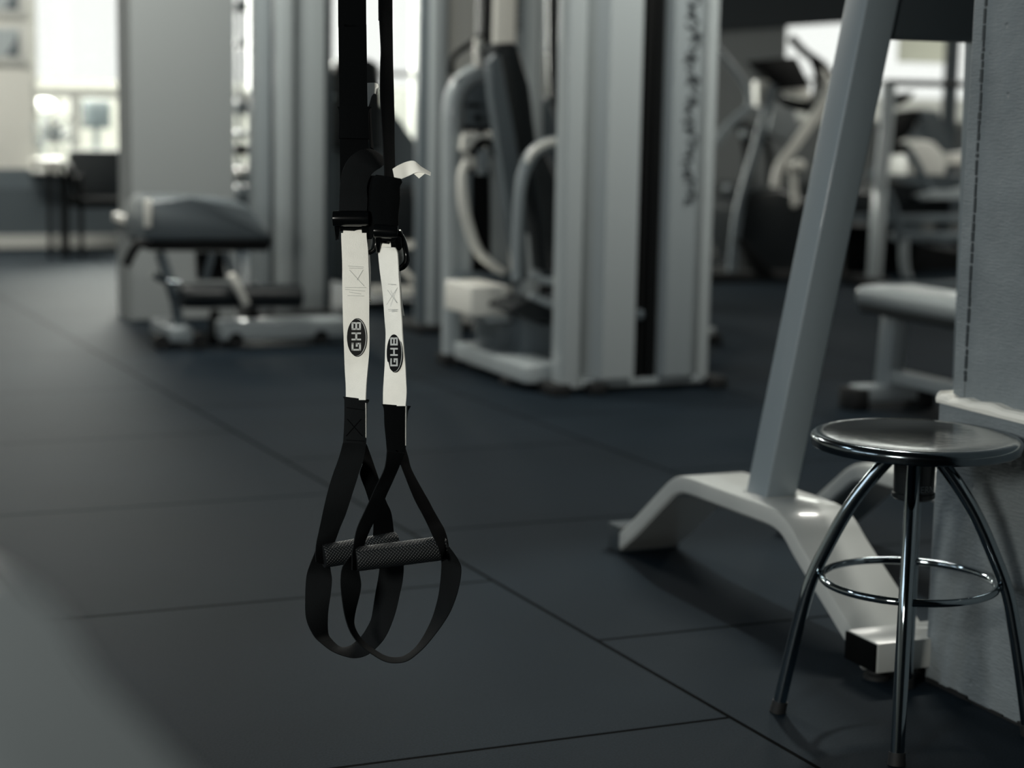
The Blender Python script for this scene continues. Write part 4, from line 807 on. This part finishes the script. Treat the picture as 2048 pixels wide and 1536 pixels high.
# things behind and on the sill
pp = thing('potted_plant', 'dark leafy plant on the windowsill above the side table', 'plant', (onY(104, 325, 14.02).x, 14.0, SILL))
bm = BM()
c_ = onY(104, 325, 14.0)
box(bm, c_.x-.06, c_.x+.06, 13.93, 14.04, SILL, SILL+.09, .015); obj('pot', bm, M['white_m'], pp)
bm = BM()
for k in range(46):
    q = onY(random.gauss(108, 12), random.gauss(272, 13), 13.98+random.uniform(-.05, .05)); d = Vector((random.uniform(-1, 1), random.uniform(-.4, .4), random.uniform(-.3, 1))).normalized()
    s_ = d.orthogonal().normalized()*.022; vs = [bm.verts.new(v) for v in (q, q+d*.04+s_, q+d*.09, q+d*.04-s_)]; bm.faces.new(vs)
tube(bm, [(c_.x, 13.98, SILL+.08), (c_.x+.01, 13.98, SILL+.18)], .008, 8, smooth=False)
obj('foliage', bm, M['pad'], pp)
bm = BM(); c_ = onY(96, 211, 14.35); bmesh.ops.create_uvsphere(bm, u_segments=24, v_segments=14, radius=1, matrix=Matrix.Translation(c_) @ Matrix.Diagonal((.10, .08, .05, 1)))
lamp_o = thing('globe_lamp', 'glowing oval lamp on a pole outside the left window', 'lamp', (c_.x, 14.6, 0)); LOC[lamp_o] = Vector((c_.x, 14.6, 0))
bmesh.ops.translate(bm, verts=bm.verts, vec=(0, .25, 0)); obj('lamp_shade', bm, M['glowl'], lamp_o)
bm = BM(); tube(bm, [(c_.x, 14.6, -.2), (c_.x, 14.6, c_.z)], .015, 10, smooth=False); obj('pole', bm, M['machd'], lamp_o)
a, b_ = onY(173, 200, 14.5), onY(222, 257, 14.5)
bm = BM(); box(bm, a.x, b_.x, 14.5, 14.75, b_.z, a.z, .01); tm = thing('utility_box', 'dark square box seen through the lower left window pane', 'utility box', ((a.x+b_.x)/2, 14.6, -.2)); obj('cabinet', bm, M['pad'], tm)
bm = BM(); box(bm, (a.x+b_.x)/2-.02, (a.x+b_.x)/2+.02, 14.6, 14.65, -.2, b_.z, .0); obj('post', bm, M['machd'], tm)
# framed prints on the far wall
def frame(x0, x1, y0, y1, lab):
    a, b_ = onY(x0, y0, FY-.03), onY(x1, y1, FY-.03)
    t_ = thing('framed_poster', lab, 'poster', ((a.x+b_.x)/2, FY-.015, b_.z), 'framed posters on the far wall')
    bm = BM(); box(bm, a.x, b_.x, FY-.03, FY-.001, b_.z, a.z, .006); obj('frame', bm, M['base'], t_)
    a2, b2 = onY(x0+8, y0+12, FY-.032), onY(x1-20, y1-18, FY-.032)
    bm = BM(); box(bm, a2.x, b2.x, FY-.034, FY-.03, b2.z, a2.z); s_ = obj('print', bm, M['mach'], t_, smooth=False)
    bm = BM(); w3 = b2.x-a2.x; h3 = a2.z-b2.z
    prism(bm, [(b2.x, FY-.0345, b2.z), (b2.x, FY-.0345, a2.z-h3*.1), (b2.x-w3*.10, FY-.0345, b2.z+h3*.55), (b2.x-w3*.32, FY-.0345, b2.z)], (0, -.001, 0)); obj('dark_shape', bm, M['pad'], s_, smooth=False)
frame(-60, 58, 44, 131, 'lower pale framed poster with dark corner on the far left wall')
frame(-60, 56, -60, 38, 'upper pale framed poster with dark corner on the far left wall')

# ================================================================ FOREGROUND PAD
nb = thing('exercise_bench', 'blurred grey rounded bench backrest close in the lower left corner', 'bench', (T(-120, 1500, .60).x, T(-120, 1500, .60).y, 0))
ND = .70
c_ = T(60, 1900, ND+.03)
out_ = crom([T(x, y, ND) for x, y in [(-380, 1130), (-150, 1135), (0, 1150), (70, 1185), (120, 1232), (155, 1295), (198, 1360), (258, 1425), (335, 1505), (430, 1610), (490, 1760), (500, 2000), (470, 2150)]], 4)+[T(-380, 2150, ND)]
bm = BM(); prism(bm, out_, fh*.05-rt*.035, .012)
obj('backrest', bm, M['padn'], nb)
bm = BM(); bar(bm, (c_.x, c_.y+.06, .05), (c_.x, c_.y+.06, c_.z), .05, .05); obj('support_post', bm, M['machd'], nb)
bm = BM(); rbox(bm, (c_.x-.2, c_.y-.12, .42), .3, .3, .07, .03); obj('seat', bm, M['padn'], nb)
bm = BM(); bar(bm, (c_.x-.3, c_.y-.18, .03), (c_.x+.03, c_.y+.08, .03), .06, .06); obj('base_beam', bm, M['machd'], nb)
bm = BM(); bar(bm, (c_.x-.2, c_.y-.12, .05), (c_.x-.2, c_.y-.12, .4), .05, .05); obj('seat_post', bm, M['machd'], nb)
